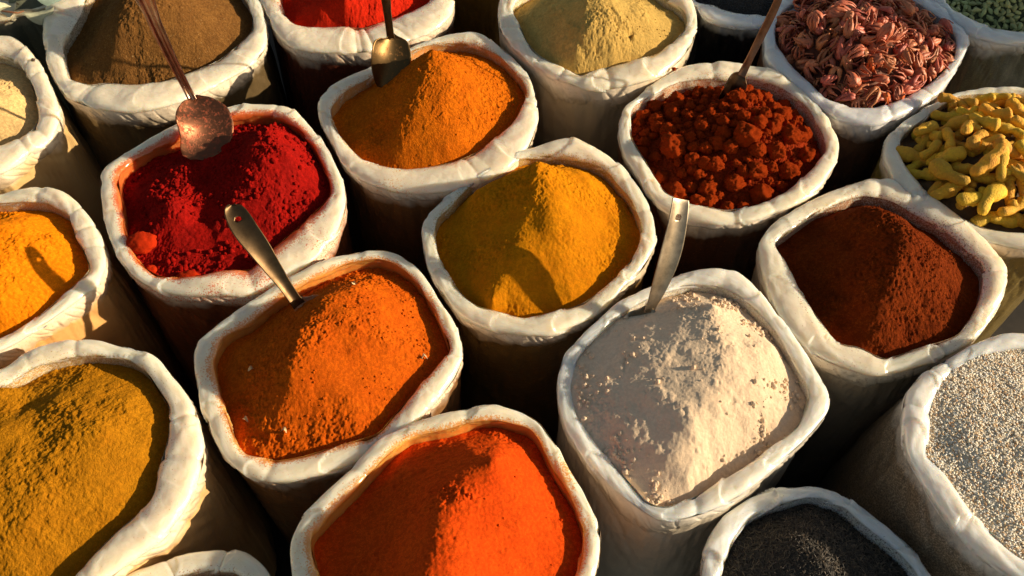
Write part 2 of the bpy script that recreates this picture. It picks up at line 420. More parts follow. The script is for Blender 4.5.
# ------------------------------------------------------------------ the sacks (outlines read from the photo, laid on each rim's own plane)
make_sack('cumin',
 [(64,47),(67,66),(71,78),(82,82),(91,84),(106,82),(137,84),(162,81),(187,73),(219,59),(241,41),(251,30),(250,15),(244,0),(225,-22),(185,-38),(140,-42),(105,-28),(88,0),(80,19)],
 [(40,23),(44,47),(47,66),(55,84),(67,100),(87,109),(116,115),(150,113),(188,103),(219,86),(250,67),(266,47),(268,25),(264,9),(261,0),(245,-30),(200,-58),(140,-64),(85,-48),(54,-12),(42,8)],
 Z, 'white plastic sack of brown powder with a scoop handle crossing its rim', (0.25,0.15,0.05), (0.16,0.11,0.05), cuff=0.06, stain_amt=0.15)
make_sack('chickpea',
 [(0,56),(16,62),(28,81),(37,106),(36,122),(27,134),(19,137),(0,145),(-30,147),(-60,128),(-70,92),(-45,65),(-18,56)],
 [(0,33),(13,34),(28,47),(41,62),(52,84),(60,106),(59,125),(52,141),(34,153),(19,166),(0,178),(-40,182),(-82,160),(-100,110),(-80,60),(-42,37)],
 Z, 'plastic sack of beige powder cut by the left edge beside the brown powder', (0.5,0.35,0.15), (0.60,0.40,0.17), cuff=0.05, stain_amt=0.2, dim=0.95)
make_sack('chili_top',
 [(281,0),(287,16),(298,25),(315,28),(334,26),(365,27),(377,23),(396,17),(415,9),(429,0),(425,-20),(400,-40),(355,-48),(310,-42),(285,-22)],
 [(260,0),(267,19),(277,38),(296,52),(324,56),(365,55),(390,49),(415,41),(440,28),(452,14),(455,0),(450,-30),(415,-60),(355,-70),(295,-62),(263,-30)],
 Z, 'plastic sack of bright scarlet powder cut by the top edge', (0.6,0.12,0.03), (0.13,0.035,0.02), cuff=0.055, stain_amt=0.35)
make_sack('mustard_back',
 [(430,-70),(455,-48),(490,-45),(518,-62),(522,-88),(500,-108),(465,-112),(436,-98)],
 [(412,-68),(440,-32),(490,-28),(535,-55),(540,-95),(505,-126),(460,-130),(420,-106)],
 Z, 'sack with a dark ochre side standing behind between the scarlet and the khaki powder', (0.4,0.25,0.05), (0.30,0.17,0.03), see=1.0, cuff=0.02)
make_sack('khaki',
 [(513,9),(521,25),(530,44),(542,56),(564,67),(582,75),(596,69),(621,64),(649,58),(671,42),(685,27),(683,12),(667,0),(640,-18),(600,-26),(555,-20),(525,-5)],
 [(499,0),(498,25),(508,44),(527,62),(552,80),(583,91),(611,92),(636,87),(661,78),(682,60),(694,41),(699,19),(696,3),(680,-15),(645,-38),(600,-48),(550,-42),(515,-25)],
 Z+0.01, 'tall creased white sack of pale khaki powder at the top centre', (0.5,0.4,0.15), (0.55,0.42,0.22), see=0.75, cuff=0.075, stain_amt=0.1, wrinkle=1.2, dim=0.7)
make_sack('black_top',
 [(696,0),(711,6),(746,14),(771,14),(786,9),(799,-2),(800,-25),(770,-45),(730,-45),(700,-25)],
 [(694,4),(704,18),(717,25),(746,31),(774,26),(796,16),(812,4),(822,-20),(792,-60),(735,-66),(690,-45),(680,-14)],
 Z-0.01, 'plastic sack of tiny black seeds cut by the top edge', (0.05,0.05,0.05), (0.012,0.012,0.014), see=1.0, cuff=0.012, white=(0.74,0.78,0.80))  # white plastic tinted bluish to paint in the shade on this rim
make_sack('mace',
 [(776,28),(779,47),(795,69),(810,84),(829,100),(854,108),(879,106),(910,94),(935,78),(954,56),(955,38),(941,20),(920,6),(900,-6),(868,-14),(830,-10),(800,2),(782,14)],
 [(763,40),(766,62),(788,82),(812,106),(838,124),(873,130),(907,117),(941,94),(960,66),(971,42),(966,28),(950,9),(935,-2),(895,-28),(850,-32),(805,-20),(778,-2),(766,20)],
 Z, 'pale plastic sack tinted blue for shade, filled with dried red mace', (0.4,0.2,0.12), (0.28,0.15,0.09), cuff=0.04, stain_amt=0.0, white=(0.76,0.78,0.79))  # blue of open shade put into the white plastic's colour
make_sack('cardamom',
 [(945,-4),(952,8),(970,19),(992,28),(1024,31),(1060,25),(1085,0),(1080,-30),(1040,-50),(985,-45),(953,-24)],
 [(925,-2),(941,12),(954,27),(970,38),(995,46),(1024,48),(1075,42),(1110,12),(1110,-30),(1070,-70),(1000,-75),(940,-50),(922,-22)],
 Z, 'cloudy plastic sack filled with green pods in the top right corner', (0.2,0.25,0.1), (0.07,0.085,0.035), see=0.9, cuff=0.03, stain_amt=0, white=(0.74,0.78,0.78), weave=1)  # plastic colour shifted to blue, standing in for shade
make_sack('turmeric_root',
 [(904,137),(899,150),(907,166),(920,183),(941,204),(966,219),(985,227),(1024,233),(1060,225),(1085,195),(1085,150),(1062,115),(1024,96),(985,95),(960,97),(941,108),(923,121)],
 [(886,137),(882,156),(890,178),(908,200),(935,224),(960,238),(985,245),(1024,253),(1075,248),(1108,210),(1112,160),(1090,112),(1050,90),(1016,85),(985,84),(954,91),(929,103),(903,119)],
 Z, 'plastic sack filled with knobbly yellow roots at the right edge', (0.5,0.35,0.08), (0.30,0.22,0.06), cuff=0.04, stain_amt=0.1)
make_sack('orange_top',
 [(332,110),(336,127),(351,147),(366,160),(396,168),(423,167),(456,160),(483,147),(512,122),(525,97),(522,83),(499,57),(476,47),(456,44),(429,46),(400,57),(368,80),(349,90),(339,100)],
 [(317,98),(319,120),(328,139),(343,167),(362,184),(396,196),(432,197),(470,190),(508,172),(530,148),(539,118),(536,90),(528,70),(512,52),(498,41),(478,30),(450,33),(420,41),(395,52),(360,68),(335,80)],
 Z, 'sack with a tall cone of orange powder, small spoon against its back rim', (0.7,0.3,0.05), (0.36,0.17,0.06), cuff=0.045, stain_amt=0.35)
make_sack('crimson',
 [(120,180),(125,207),(126,228),(137,257),(153,271),(169,276),(197,275),(225,269),(250,268),(271,248),(302,222),(328,196),(327,179),(315,153),(302,134),(287,123),(271,117),(240,118),(222,121),(187,137),(156,150),(128,166)],
 [(97,174),(98,197),(105,229),(116,257),(134,280),(156,293),(187,300),(225,300),(256,298),(290,280),(318,258),(338,233),(347,205),(344,179),(331,150),(315,128),(296,109),(277,103),(240,103),(225,106),(175,123),(141,141),(106,162)],
 Z, 'plastic sack smeared red and orange holding crimson powder', (0.65,0.13,0.02), (0.30,0.09,0.03), cuff=0.05, stain_amt=0.95)
make_sack('lumps',
 [(632,112),(633,137),(646,159),(655,175),(667,192),(692,203),(711,206),(727,209),(755,204),(780,194),(801,178),(813,166),(826,150),(821,134),(807,109),(785,91),(766,83),(740,79),(704,80),(680,83),(661,92),(642,102)],
 [(617,131),(622,153),(633,171),(648,196),(667,214),(690,224),(717,228),(749,226),(778,216),(806,202),(826,184),(839,158),(839,135),(829,114),(810,94),(788,76),(766,66),(735,60),(704,61),(680,65),(655,79),(632,98),(621,114)],
 Z, 'plastic sack filled with rust red lumps and a thin spoon', (0.5,0.15,0.03), (0.14,0.05,0.02), cuff=0.025, stain_amt=0.12)
make_sack('yellow',
 [(436,235),(440,254),(451,276),(464,294),(479,305),(499,310),(524,317),(552,312),(582,302),(605,285),(627,263),(639,241),(639,222),(630,201),(617,185),(602,169),(582,162),(555,157),(524,158),(503,166),(485,178),(468,190),(452,207),(440,219)],
 [(422,219),(421,241),(427,268),(440,293),(459,318),(490,333),(521,339),(552,338),(577,328),(600,314),(624,290),(645,268),(657,243),(657,222),(650,200),(637,179),(624,164),(605,150),(583,139),(569,135),(542,142),(511,153),(474,177),(450,190),(433,204)],
 Z, 'plastic sack in the centre with a peaked heap of golden yellow powder', (0.6,0.35,0.05), (0.30,0.17,0.05), cuff=0.045, stain_amt=0.25)
make_sack('amber_left',
 [(0,204),(25,203),(47,205),(66,215),(73,235),(84,257),(87,271),(62,294),(37,316),(0,337),(-40,345),(-85,320),(-98,270),(-80,225),(-40,205)],
 [(0,191),(19,186),(41,184),(66,190),(82,205),(95,221),(105,243),(107,263),(97,285),(69,309),(37,332),(0,355),(-50,372),(-110,345),(-132,275),(-112,215),(-50,190)],
 Z, 'plastic sack of sunlit amber powder cut by the left edge', (0.7,0.35,0.05), (0.60,0.30,0.07), see=0.9, cuff=0.05, stain_amt=0.2, belly=0.03, dim=0.95)
make_sack('orange_spoon',
 [(215,359),(219,384),(227,409),(235,434),(246,453),(276,459),(301,455),(335,445),(376,432),(391,416),(419,384),(447,353),(444,337),(432,309),(427,302),(415,282),(396,266),(377,260),(346,265),(309,284),(280,302),(251,325),(226,338)],
 [(191,356),(193,375),(199,403),(208,431),(222,458),(244,476),(268,484),(301,482),(345,470),(385,452),(412,430),(438,402),(457,376),(464,355),(463,337),(455,319),(443,300),(421,268),(402,252),(384,246),(359,248),(327,256),(296,271),(271,284),(247,300),(213,325),(196,341)],
 Z+0.006, 'plastic sack of burnt orange powder with a spoon handle sticking up at its back', (0.7,0.25,0.04), (0.40,0.20,0.08), cuff=0.04, stain_amt=0.70)
make_sack('brick_red',
 [(776,244),(788,263),(801,291),(823,322),(838,341),(860,346),(885,357),(916,347),(954,335),(970,316),(981,294),(982,268),(966,252),(941,230),(916,217),(891,202),(863,197),(841,204),(816,214),(795,229)],
 [(758,242),(761,272),(770,301),(785,331),(810,355),(840,370),(873,379),(910,373),(948,359),(977,340),(995,316),(1007,291),(1011,269),(1002,255),(985,235),(963,216),(935,196),(913,183),(891,175),(860,179),(829,188),(798,204),(770,223)],
 Z, 'plastic sack of dark brick brown powder on the right', (0.35,0.12,0.04), (0.38,0.25,0.12), see=0.7, cuff=0.05, stain_amt=0.22)
make_sack('flour',
 [(574,387),(579,361),(596,341),(619,318),(652,299),(686,286),(720,288),(746,303),(776,335),(799,372),(808,395),(797,424),(780,439),(746,465),(717,482),(692,496),(667,505),(649,501),(630,480),(605,452),(586,427),(577,408)],
 [(556,376),(564,350),(589,324),(615,301),(649,284),(682,271),(712,265),(739,268),(757,285),(780,312),(806,346),(829,384),(833,402),(824,421),(802,445),(774,470),(746,495),(711,514),(680,523),(655,522),(633,508),(608,487),(583,460),(564,430),(557,402)],
 Z+0.006, 'large white plastic sack of cream flour with a flat spoon handle at its back', (0.5,0.42,0.3), (0.62,0.52,0.36), see=0.6, cuff=0.06, stain_amt=0.05, white=(0.90, 0.85, 0.75), dim=0.8)
make_sack('olive',
 [(0,389),(25,375),(47,364),(78,358),(116,358),(141,369),(156,391),(167,409),(166,438),(158,466),(150,500),(116,530),(94,552),(72,578),(35,600),(-30,610),(-90,570),(-115,500),(-95,430),(-40,402)],
 [(0,366),(22,350),(47,341),(72,336),(100,337),(125,344),(153,352),(175,375),(193,400),(204,441),(203,465),(188,505),(164,540),(141,556),(115,578),(70,615),(10,640),(-70,640),(-135,590),(-155,500),(-130,420),(-60,378)],
 Z+0.012, 'big plastic sack of olive yellow powder in the lower left corner', (0.5,0.28,0.05), (0.62,0.38,0.14), see=0.9, cuff=0.05, stain_amt=0.15, belly=0.03, dim=0.95)
make_sack('vermilion',
 [(318,565),(313,537),(331,518),(356,493),(381,465),(409,440),(446,432),(471,424),(496,422),(529,430),(541,448),(549,468),(571,502),(582,537),(577,568),(560,600),(520,635),(450,650),(380,640),(335,610)],
 [(290,571),(289,540),(299,518),(321,493),(349,465),(377,437),(409,421),(440,410),(471,404),(496,401),(521,408),(543,421),(567,458),(589,496),(602,524),(603,549),(599,571),(585,610),(540,655),(450,680),(365,670),(310,625)],
 Z+0.014, 'plastic sack of vivid orange red powder at the bottom centre', (0.75,0.3,0.05), (0.5,0.2,0.06), cuff=0.04, stain_amt=0.72)
make_sack('sesame',
 [(1024,351),(985,357),(960,369),(941,388),(933,410),(932,424),(929,455),(948,477),(970,508),(991,530),(1016,552),(1060,570),(1110,550),(1140,480),(1130,410),(1085,365)],
 [(1024,330),(1004,331),(979,339),(954,351),(926,369),(907,388),(902,410),(903,427),(905,449),(917,474),(932,503),(954,534),(985,562),(1014,582),(1080,605),(1150,590),(1190,500),(1175,400),(1105,342)],
 Z+0.02, 'white plastic sack of pale sesame seeds at the right edge', (0.5,0.42,0.3), (0.24,0.18,0.12), see=1.0, cuff=0.012, stain_amt=0.0, white=(0.84,0.82,0.77), weave=1, belly=0.10, dim=0.8)
make_sack('black_low',
 [(723,576),(735,543),(754,518),(788,505),(813,499),(841,508),(863,527),(888,546),(910,568),(925,600),(915,650),(860,680),(790,680),(735,650),(718,610)],
 [(700,576),(703,546),(721,515),(749,495),(774,486),(810,484),(838,490),(863,504),(891,524),(916,546),(932,571),(955,610),(945,670),(880,710),(780,710),(710,670),(690,620)],
 Z-0.05, 'shade-tinted bluish plastic sack of black seeds at the bottom right', (0.05,0.05,0.05), (0.05,0.045,0.04), see=0.9, cuff=0.03, stain_amt=0.0, white=(0.74,0.77,0.77), wrinkle=1.5)  # bluish white paints the shade into the plastic
make_sack('low_left',
 [(150,592),(180,578),(205,573),(234,574),(256,590),(264,615),(258,650),(220,680),(160,680),(118,650),(126,615)],
 [(119,576),(150,562),(188,549),(219,547),(247,551),(266,565),(279,584),(290,620),(280,680),(200,710),(110,690),(88,630)],
 Z-0.02, 'plastic sack showing only its back rim at the bottom edge', (0.5,0.25,0.08), (0.3,0.2,0.1), cuff=0.03, stain_amt=0.2)
make_sack('leaf',
 [(-45,-2),(-20,7),(10,10),(40,6),(58,-10),(60,-35),(40,-52),(0,-60),(-40,-50),(-58,-25)],
 [(-62,10),(-30,24),(0,25),(20,16),(45,14),(70,-4),(76,-36),(50,-66),(0,-76),(-52,-66),(-78,-30)],
 Z-0.01, 'grey green sack of dried leaves in the top left corner', (0.3,0.3,0.2), (0.20,0.22,0.17), see=1.0, cuff=0.0, white=(0.42,0.38,0.28), stain_amt=0)

# ------------------------------------------------------------------ the heaps
P_ = powder_mat
RIDGES = {
 'yellow': ([(538,163,.090),(546,192,.070),(553,225,.050),(562,260,.026),(572,295,-.006)], [(531,224,.046),(514,260,.035),(492,300,.010)]),
 'vermilion': ([(495,460,.048),(466,485,.055),(440,506,.061),(428,535,.061),(424,575,.062)],),
 'orange_spoon': ([(322,300,.050),(302,332,.060),(290,370,.048),(276,412,.010)], [(322,300,.050),(350,288,.044),(372,298,.034)]),
 'brick_red': ([(862,206,.022),(892,216,.044),(906,234,.058),(898,262,.054),(882,295,.034),(866,330,.002)],),
 'flour': ([(712,308,.038),(722,340,.049),(716,368,.050),(706,398,.046),(690,430,.039),(687,480,.006)], [(716,368,.050),(662,374,.036),(612,392,.018)], [(690,430,.039),(655,452,.020)]),
 'orange_top': ([(432,50,.090),(421,78,.070),(405,106,.046),(394,150,.004)], [(432,50,.090),(450,90,.062),(458,140,.012)]),
 'cumin': ([(152,-18,.100),(126,0,.082),(118,30,.056),(112,66,.006)],),
 'khaki': ([(600,-5,.075),(590,25,.055),(575,55,.014)], [(600,-5,.075),(622,20,.046),(640,46,.004)]),
}
make_heap('cumin', [(155,30,.050),(192,20,.038),(205,50,.004),(230,25,-.002),(140,66,.002),(88,45,-.016),(180,60,.004)],
  P_('cumin_powder', (0.21,0.095,0.026), alt=(0.29,0.14,0.036), grain=500, bump=1.0, spots=((0.45,0.32,0.15), 420, 0.70)), 'steep heap of brown powder under a long metal handle')
make_heap('chickpea', [(0,100,.02),(-30,100,.04),(15,95,.012)], P_('chickpea_powder', (0.72,0.50,0.22), bump=0.4), 'beige powder in the sack at the left edge', clump=0.5)
make_heap('chili_top', [(350,-15,.05),(345,3,.035),(320,8,.02),(380,5,.015)], P_('scarlet_powder', (0.74,0.030,0.008), alt=(0.62,0.02,0.006)), 'bright scarlet powder at the top edge')
make_heap('mustard_back', [(478,-80,.03)], P_('ochre_powder', (0.45,0.25,0.05)), 'ochre powder in the sack behind the scarlet one', step=0.004)
make_heap('khaki', [(560,8,.030),(548,40,.0),(612,50,.018),(645,15,.028),(630,42,.004),(662,25,-.002),(530,15,-.004)],
  P_('khaki_powder', (0.80,0.545,0.16), alt=(0.64,0.42,0.115)), 'crumbly heap of pale khaki powder', clump=1.6, coarse=0.002)
make_heap('orange_top', [(455,64,.072),(445,108,.048),(480,85,.030),(492,112,.002),(445,150,.006),(368,112,-.010),(385,135,-.008),(500,90,-.006)],
  P_('orange_powder', (0.72,0.165,0.005), alt=(0.82,0.22,0.006), grain=450, bump=1.0), 'tall coarse cone of orange powder below the small spoon', smooth=0.0)
make_heap('crimson', [(272,128,.050),(288,155,.046),(250,162,.050),(206,182,.0),(176,172,.008),(172,206,.024),(150,235,-.010),(205,218,-.008),(290,205,-.002),(195,240,-.010),(235,205,.016)],
  P_('crimson_powder', (0.46,0.010,0.006), dark=0.35, alt=(0.34,0.010,0.008), bump=0.8), 'crimson powder with the tip of a metal scoop in it', clump=1.9, coarse=0.003, smooth=-0.1)
make_heap('lumps', [(740,95,.012),(762,110,.028),(700,130,.012),(680,150,.004),(760,150,.022),(800,150,.004),(720,180,-.006)],
  P_('rust_powder', (0.40,0.045,0.008), bump=0.9), 'coarse rust red powder between the lumps', clump=1.2, coarse=0.0, smooth=-0.1, edge=-0.036)  # powder colour also darkened for the deep shade between the lumps
make_heap('yellow', [(606,222,-.008),(590,180,.028),(547,268,.022),(551,292,.000),(485,215,.012),(466,250,-.014),(478,190,.020),(625,208,-.018),(598,262,-.008)],
  P_('golden_powder', (0.78,0.30,0.005), alt=(0.64,0.205,0.004)), 'peaked heap of golden yellow powder with sharp ridges', smooth=0.25)
make_heap('amber_left', [(20,240,.03),(0,225,.035),(55,240,.010),(0,300,.025),(40,300,-.005),(-40,270,.05)],
  P_('amber_powder', (0.86,0.245,0.004), alt=(0.90,0.29,0.006)), 'smooth bright amber powder with the shadow of a spoon on it', smooth=0.35)
make_heap('orange_spoon', [(370,298,.036),(340,350,.046),(390,350,.024),(350,400,.016),(310,432,-.008),(256,350,-.002),(245,400,-.016),(228,380,-.016),(422,300,-.014)],
  P_('burnt_orange_powder', (0.66,0.115,0.005), alt=(0.76,0.16,0.006)), 'burnt orange powder around a buried spoon', clump=0.9, smooth=0.1)
make_heap('brick_red', [(945,262,.016),(952,292,-.006),(850,250,.006),(812,250,-.012),(836,295,-.010),(848,322,-.014),(922,300,.014),(905,332,-.010)],
  P_('brick_powder', (0.25,0.036,0.004), alt=(0.34,0.060,0.006), grain=500, bump=1.0), 'dark brick brown powder with one lit slope', smooth=0.15, clump=1.2)
make_heap('flour', [(750,350,.036),(772,345,.014),(762,400,.018),(742,432,.000),(792,398,-.018),(640,350,.028),(612,360,.012),(640,412,.024),(630,440,.014),(668,440,.028),(722,455,.000),(655,318,.012)],
  P_('flour_powder', (0.90,0.72,0.52), dark=0.82, light=1.05, bump=0.45, alt=(0.93,0.77,0.58)), 'pale cream flour scooped into a ridge', smooth=0.25, clump=1.3, coarse=0.0, rough=0.85, step=0.0013, edge=lambda a: -0.027+0.024*max(0, -math.cos(a))**0.7)
make_heap('olive', [(60,400,.012),(100,430,.030),(40,440,.025),(0,430,.035),(130,400,.006),(90,480,.022),(30,520,.026),(130,460,.006),(70,540,-.004),(-40,500,.04),(0,388,.010),(22,408,-.002)],
  P_('olive_powder', (0.52,0.22,0.008), alt=(0.42,0.16,0.006), grain=450, bump=1.0), 'broad olive yellow powder in the lower left corner', smooth=0.1, rough=0.65)
make_heap('vermilion', [(482,520,.050),(520,500,.028),(545,540,.004),(500,560,.030),(404,500,.004),(372,530,-.010),(350,570,-.014),(392,545,.008),(430,460,.002),(400,468,-.004),(475,440,-.008),(450,610,.06)],
  P_('vermilion_powder', (0.82,0.085,0.006), alt=(0.86,0.11,0.007)), 'vivid orange red powder with a smooth scooped left side', smooth=0.3, streak=0.0012, step=0.0012)
seed_base = simple_mat('sesame_bed', (0.78,0.70,0.56), 0.8)
make_heap('sesame', [(985,400,.004),(1000,460,.009),(958,450,.0),(1040,450,.014),(1080,480,.012)], seed_base, 'bed of sesame seeds under the top layer', 'seeds', 'seed_bed', kind='stuff', clump=0, rough=0.3, step=0.004, edge=-0.006)
black_base = simple_mat('black_seed_bed', (0.022,0.018,0.014), 0.8)
make_heap('black_low', [(800,540,.014),(820,560,.022)], black_base, 'dark bed of thin black seeds', 'seeds', 'seed_bed', kind='stuff', clump=0, rough=0.5, step=0.004)
make_heap('black_top', [(750,-10,.012)], black_base, 'dark bed of round black seeds', 'seeds', 'seed_bed', kind='stuff', clump=0, rough=0.5, step=0.004)
make_heap('mace', [(850,25,.045),(870,55,.035),(812,38,.022),(905,58,.018),(850,85,.006)], simple_mat('mace_bed', (0.16,0.05,0.025), 0.8), 'mass of mace under the top pieces, darkened for shade', 'dried mace', 'mace_bed', kind='stuff', clump=3, coarse=0.006, step=0.004)  # mace colour darkened to paint the shade between the pieces
make_heap('cardamom', [(1010,0,.015)], simple_mat('pod_bed', (0.06,0.075,0.03), 0.8), 'mass of pods under the top layer, darkened for shade', 'seed pods', 'pod_bed', kind='stuff', clump=3, coarse=0.006, step=0.004)  # pod colour darkened to stand for shade in the gaps
make_heap('turmeric_root', [(970,150,.022),(1010,140,.032),(960,190,.002),(1010,190,.012)], simple_mat('root_bed', (0.10,0.05,0.012), 0.8), 'mass of roots under the top layer, darkened for shade', 'dried roots', 'root_bed', kind='stuff', clump=3, coarse=0.006, step=0.004, edge=-0.024)  # root colour darkened so the gaps between roots look shaded
make_heap('low_left', [(200,600,.0)], P_('tan_powder', (0.40,0.20,0.05)), 'tan powder just visible at the bottom edge', step=0.003)
make_heap('leaf', [(0,-20,.01)], simple_mat('leaf_bed', (0.10,0.11,0.07), 0.8), 'mass under the dried leaves, darkened for shade', 'dried leaves', 'leaf_bed', kind='stuff', step=0.004)  # leaf colour darkened for the shade underneath

# ------------------------------------------------------------------ small merged pieces nobody could count
def merged(name, protoV, protoF, places, mat, loc, smooth=True):
    """places: list of (position, 3x3 matrix) -> one mesh"""
    PV = np.array(protoV); PF = np.array(protoF); V = []; Fc = []; n = len(PV)
    for i, (p, R) in enumerate(places):
        V.append(PV @ np.array(R).T + np.array(p)-np.array(loc)); Fc.append(PF+i*n)
    return link(name, mesh_np(name, np.concatenate(V), np.concatenate(Fc), smooth=smooth), mat, None, loc)
def seed_proto(L, W, H, tip=0.35):
    V = []; seg = 6; prof = [(-0.5, 0.0), (-0.38, 0.7), (-0.1, 1.0), (0.2, 0.75), (0.42, tip), (0.5, 0.0)]
    for t, r in prof:
        for k in range(seg):
            a = 2*PI*k/seg; V.append((t*L, W*0.5*r*math.cos(a), H*0.5*r*math.sin(a)))
    Fc = []
    for i in range(len(prof)-1):
        for k in range(seg):
            k2 = (k+1) % seg; Fc.append((i*seg+k, i*seg+k2, (i+1)*seg+k2, (i+1)*seg+k))
    return V, Fc
def seed_field(key, n, proto, mat_, name, label, seed, lift=0.0008, tilt=0.5, cat='seeds'):
    s = SACKS[key]; r = random.Random(seed); pl = []; R = s.ri.max()
    while len(pl) < n:
        x = s.c[0]+r.uniform(-R, R); y = s.c[1]+r.uniform(-R, R)
        if not inside(s, x, y, 0.003): continue
        sc = r.uniform(0.8, 1.2)
        m = Euler((r.uniform(-tilt, tilt), r.uniform(-tilt, tilt), r.uniform(0, 2*PI))).to_matrix()*sc
        pl.append(((x, y, surf(s, x, y)+lift+r.uniform(-0.0006, 0.0015)), m))
    o = merged(name, *proto, pl, mat_, (s.c[0], s.c[1], s.zr)); tag(o, label, cat, kind='stuff'); return o
def island_mat(name, cols, rough=0.5):
    m, t, b = new_mat(name)
    g = N(t, 'ShaderNodeNewGeometry').outputs['Random Per Island']
    r = N(t, 'ShaderNodeValToRGB'); r.color_ramp.interpolation = 'CONSTANT'
    e = r.color_ramp.elements; e[0].position = 0; e[0].color = (*cols[0], 1); e[1].position = 1/len(cols); e[1].color = (*cols[1], 1)
    for i in range(2, len(cols)):
        k = e.new(i/len(cols)); k.color = (*cols[i], 1)
    t.links.new(g, r.inputs[0]); t.links.new(r.outputs[0], b.inputs['Base Color']); b.inputs['Roughness'].default_value = rough
    return m
seed_field('sesame', 21000, seed_proto(0.0034, 0.0022, 0.0009), island_mat('sesame', [(0.86,0.78,0.62),(0.90,0.84,0.70),(0.82,0.70,0.50),(0.92,0.88,0.77),(0.66,0.48,0.28),(0.86,0.80,0.68),(0.56,0.34,0.17),(0.84,0.82,0.76)]),
  'sesame_seeds', 'pale cream and tan sesame seeds heaped to the rim', 5, tilt=0.28)
seed_field('black_low', 9000, seed_proto(0.0090, 0.0013, 0.0010, 0.6), island_mat('thin_black_seed', [(0.04,0.032,0.022),(0.065,0.05,0.034),(0.022,0.019,0.015),(0.12,0.09,0.058),(0.032,0.026,0.02)]),
  'black_seeds', 'thin dark needle-like seeds at the bottom right', 6, tilt=0.6)
seed_field('black_top', 9000, seed_proto(0.0026, 0.0020, 0.0018), island_mat('round_black_seed', [(0.025,0.025,0.03),(0.04,0.04,0.045),(0.015,0.015,0.018)]),
  'black_seeds', 'tiny black seeds filling the sack at the top edge', 8)
# crumbs on some heaps
def ico(sub=1):
    import bmesh
    bm = bmesh.new(); bmesh.ops.create_icosphere(bm, subdivisions=sub, radius=1)
    V = [tuple(v.co) for v in bm.verts]; Fc = [[v.index for v in f.verts] for f in bm.faces]; bm.free(); return V, Fc
icoV, icoF = ico(2)
icoV = [tuple(Vector(v)*(1+0.25*random.uniform(-1, 1))) for v in icoV]
def crumbs(key, n, rmin, rmax, mat_, name, label, seed, where=None):
    s = SACKS[key]; r = random.Random(seed); pl = []; R = s.ri.max(); tries = 0
    while len(pl) < n and tries < n*60:
        tries += 1
        x = s.c[0]+r.uniform(-R, R); y = s.c[1]+r.uniform(-R, R)
        if not inside(s, x, y, -0.002): continue
        if where is not None and r.random() > where(x, y): continue
        k = rmin+(rmax-rmin)*r.random()**3
        m = (Euler((r.uniform(0, 6), r.uniform(0, 6), r.uniform(0, 6))).to_matrix() @ Matrix.Diagonal((k*r.uniform(0.8, 1.3), k, k*0.8)))
        pl.append(((x, y, surf(s, x, y)+k*0.35), m))
    o = merged(name, icoV, icoF, pl, mat_, (s.c[0], s.c[1], s.zr)); tag(o, label, 'crumbs', kind='stuff'); return o
def patchy(seed, th=0.0, f=16, edge=None):
    def fn(x, y):
        v = float(fbm(np.array([x]), np.array([y]), seed, f, 2)[0]); return min(1, max(0.02, (v-th)*3))
    return fn
M_ = bpy.data.materials
def edgewise(key, seed):
    s = SACKS[key]; p = patchy(seed, -0.05)
    def fn(x, y):
        a = math.atan2(y-s.c[1], x-s.c[0]) % (2*PI); rr = math.hypot(x-s.c[0], y-s.c[1])/np.interp(a, TH, s.ri)
        return p(x, y)*(0.03+rr**6)
    return fn
crumbs('flour', 900, 0.0006, 0.0044, M_['flour_powder'], 'flour_crumbs', 'small cream crumbs lying round the edge of the flour', 21, edgewise('flour', 2.0))
crumbs('crimson', 1000, 0.0007, 0.0055, M_['crimson_powder'], 'powder_crumbs', 'small crimson crumbs on the crimson powder', 22, patchy(5.0, -0.1))
crumbs('lumps', 1800, 0.0010, 0.0050, M_['rust_powder'], 'powder_crumbs', 'small rust red crumbs between the larger lumps', 23)
crumbs('khaki',  500, 0.0005, 0.0021, M_['khaki_powder'], 'powder_crumbs', 'small khaki crumbs on the khaki powder', 24, patchy(7.0, -0.1))
crumbs('orange_spoon',  500, 0.0005, 0.0021, M_['burnt_orange_powder'], 'powder_crumbs', 'small crumbs on the burnt orange powder', 25, patchy(9.0))
crumbs('brick_red',  500, 0.0005, 0.0021, M_['brick_powder'], 'powder_crumbs', 'small crumbs on the brick brown powder', 26, patchy(11.0))
crumbs('vermilion',  90, 0.0005, 0.0021, M_['vermilion_powder'], 'powder_crumbs', 'small crumbs on the orange red powder', 27, patchy(12.0, 0.1))
crumbs('orange_top',  350, 0.0005, 0.0021, M_['orange_powder'], 'powder_crumbs', 'small crumbs on the tall orange cone', 28, patchy(13.0))

# ------------------------------------------------------------------ lumps
def lump_mesh(name, seed, rough=0.3, sub=4, flat=0.85):
    V, Fc = ico(sub); V = np.array(V); sd_ = seed*3.1
    n = fbm(V[:, 0], V[:, 1], V[:, 2]+sd_, 1.5, 2)*rough*1.2 + fbm(V[:, 0], V[:, 1], V[:, 2]+sd_, 5, 4, 0.65)*rough*0.36
    V = V*(1+n)[:, None]
    rr = np.random.default_rng(seed+50)
    for _ in range(4 if rough > 0.2 else 1):                      # broken faces
        nn = rr.normal(size=3); nn /= np.linalg.norm(nn); d = V @ nn; lim = rr.uniform(0.74, 1.0); over = np.clip(d-lim, 0, None); V = V-over[:, None]*nn*0.85
    V = V*(1+(0.085 if rough > 0.2 else 0.03)*fbm(V[:, 0], V[:, 1], V[:, 2]+sd_, 5, 4, 0.75))[:, None]; V[:, 2] *= flat
    return mesh_np(name, V, Fc)
lump_mat = powder_mat('lump_rust', (0.62,0.075,0.007), alt=(0.42,0.038,0.006), bump=0.9, spots=((0.65,0.35,0.15), 300, 0.73))
s = SACKS['lumps']
protos = []
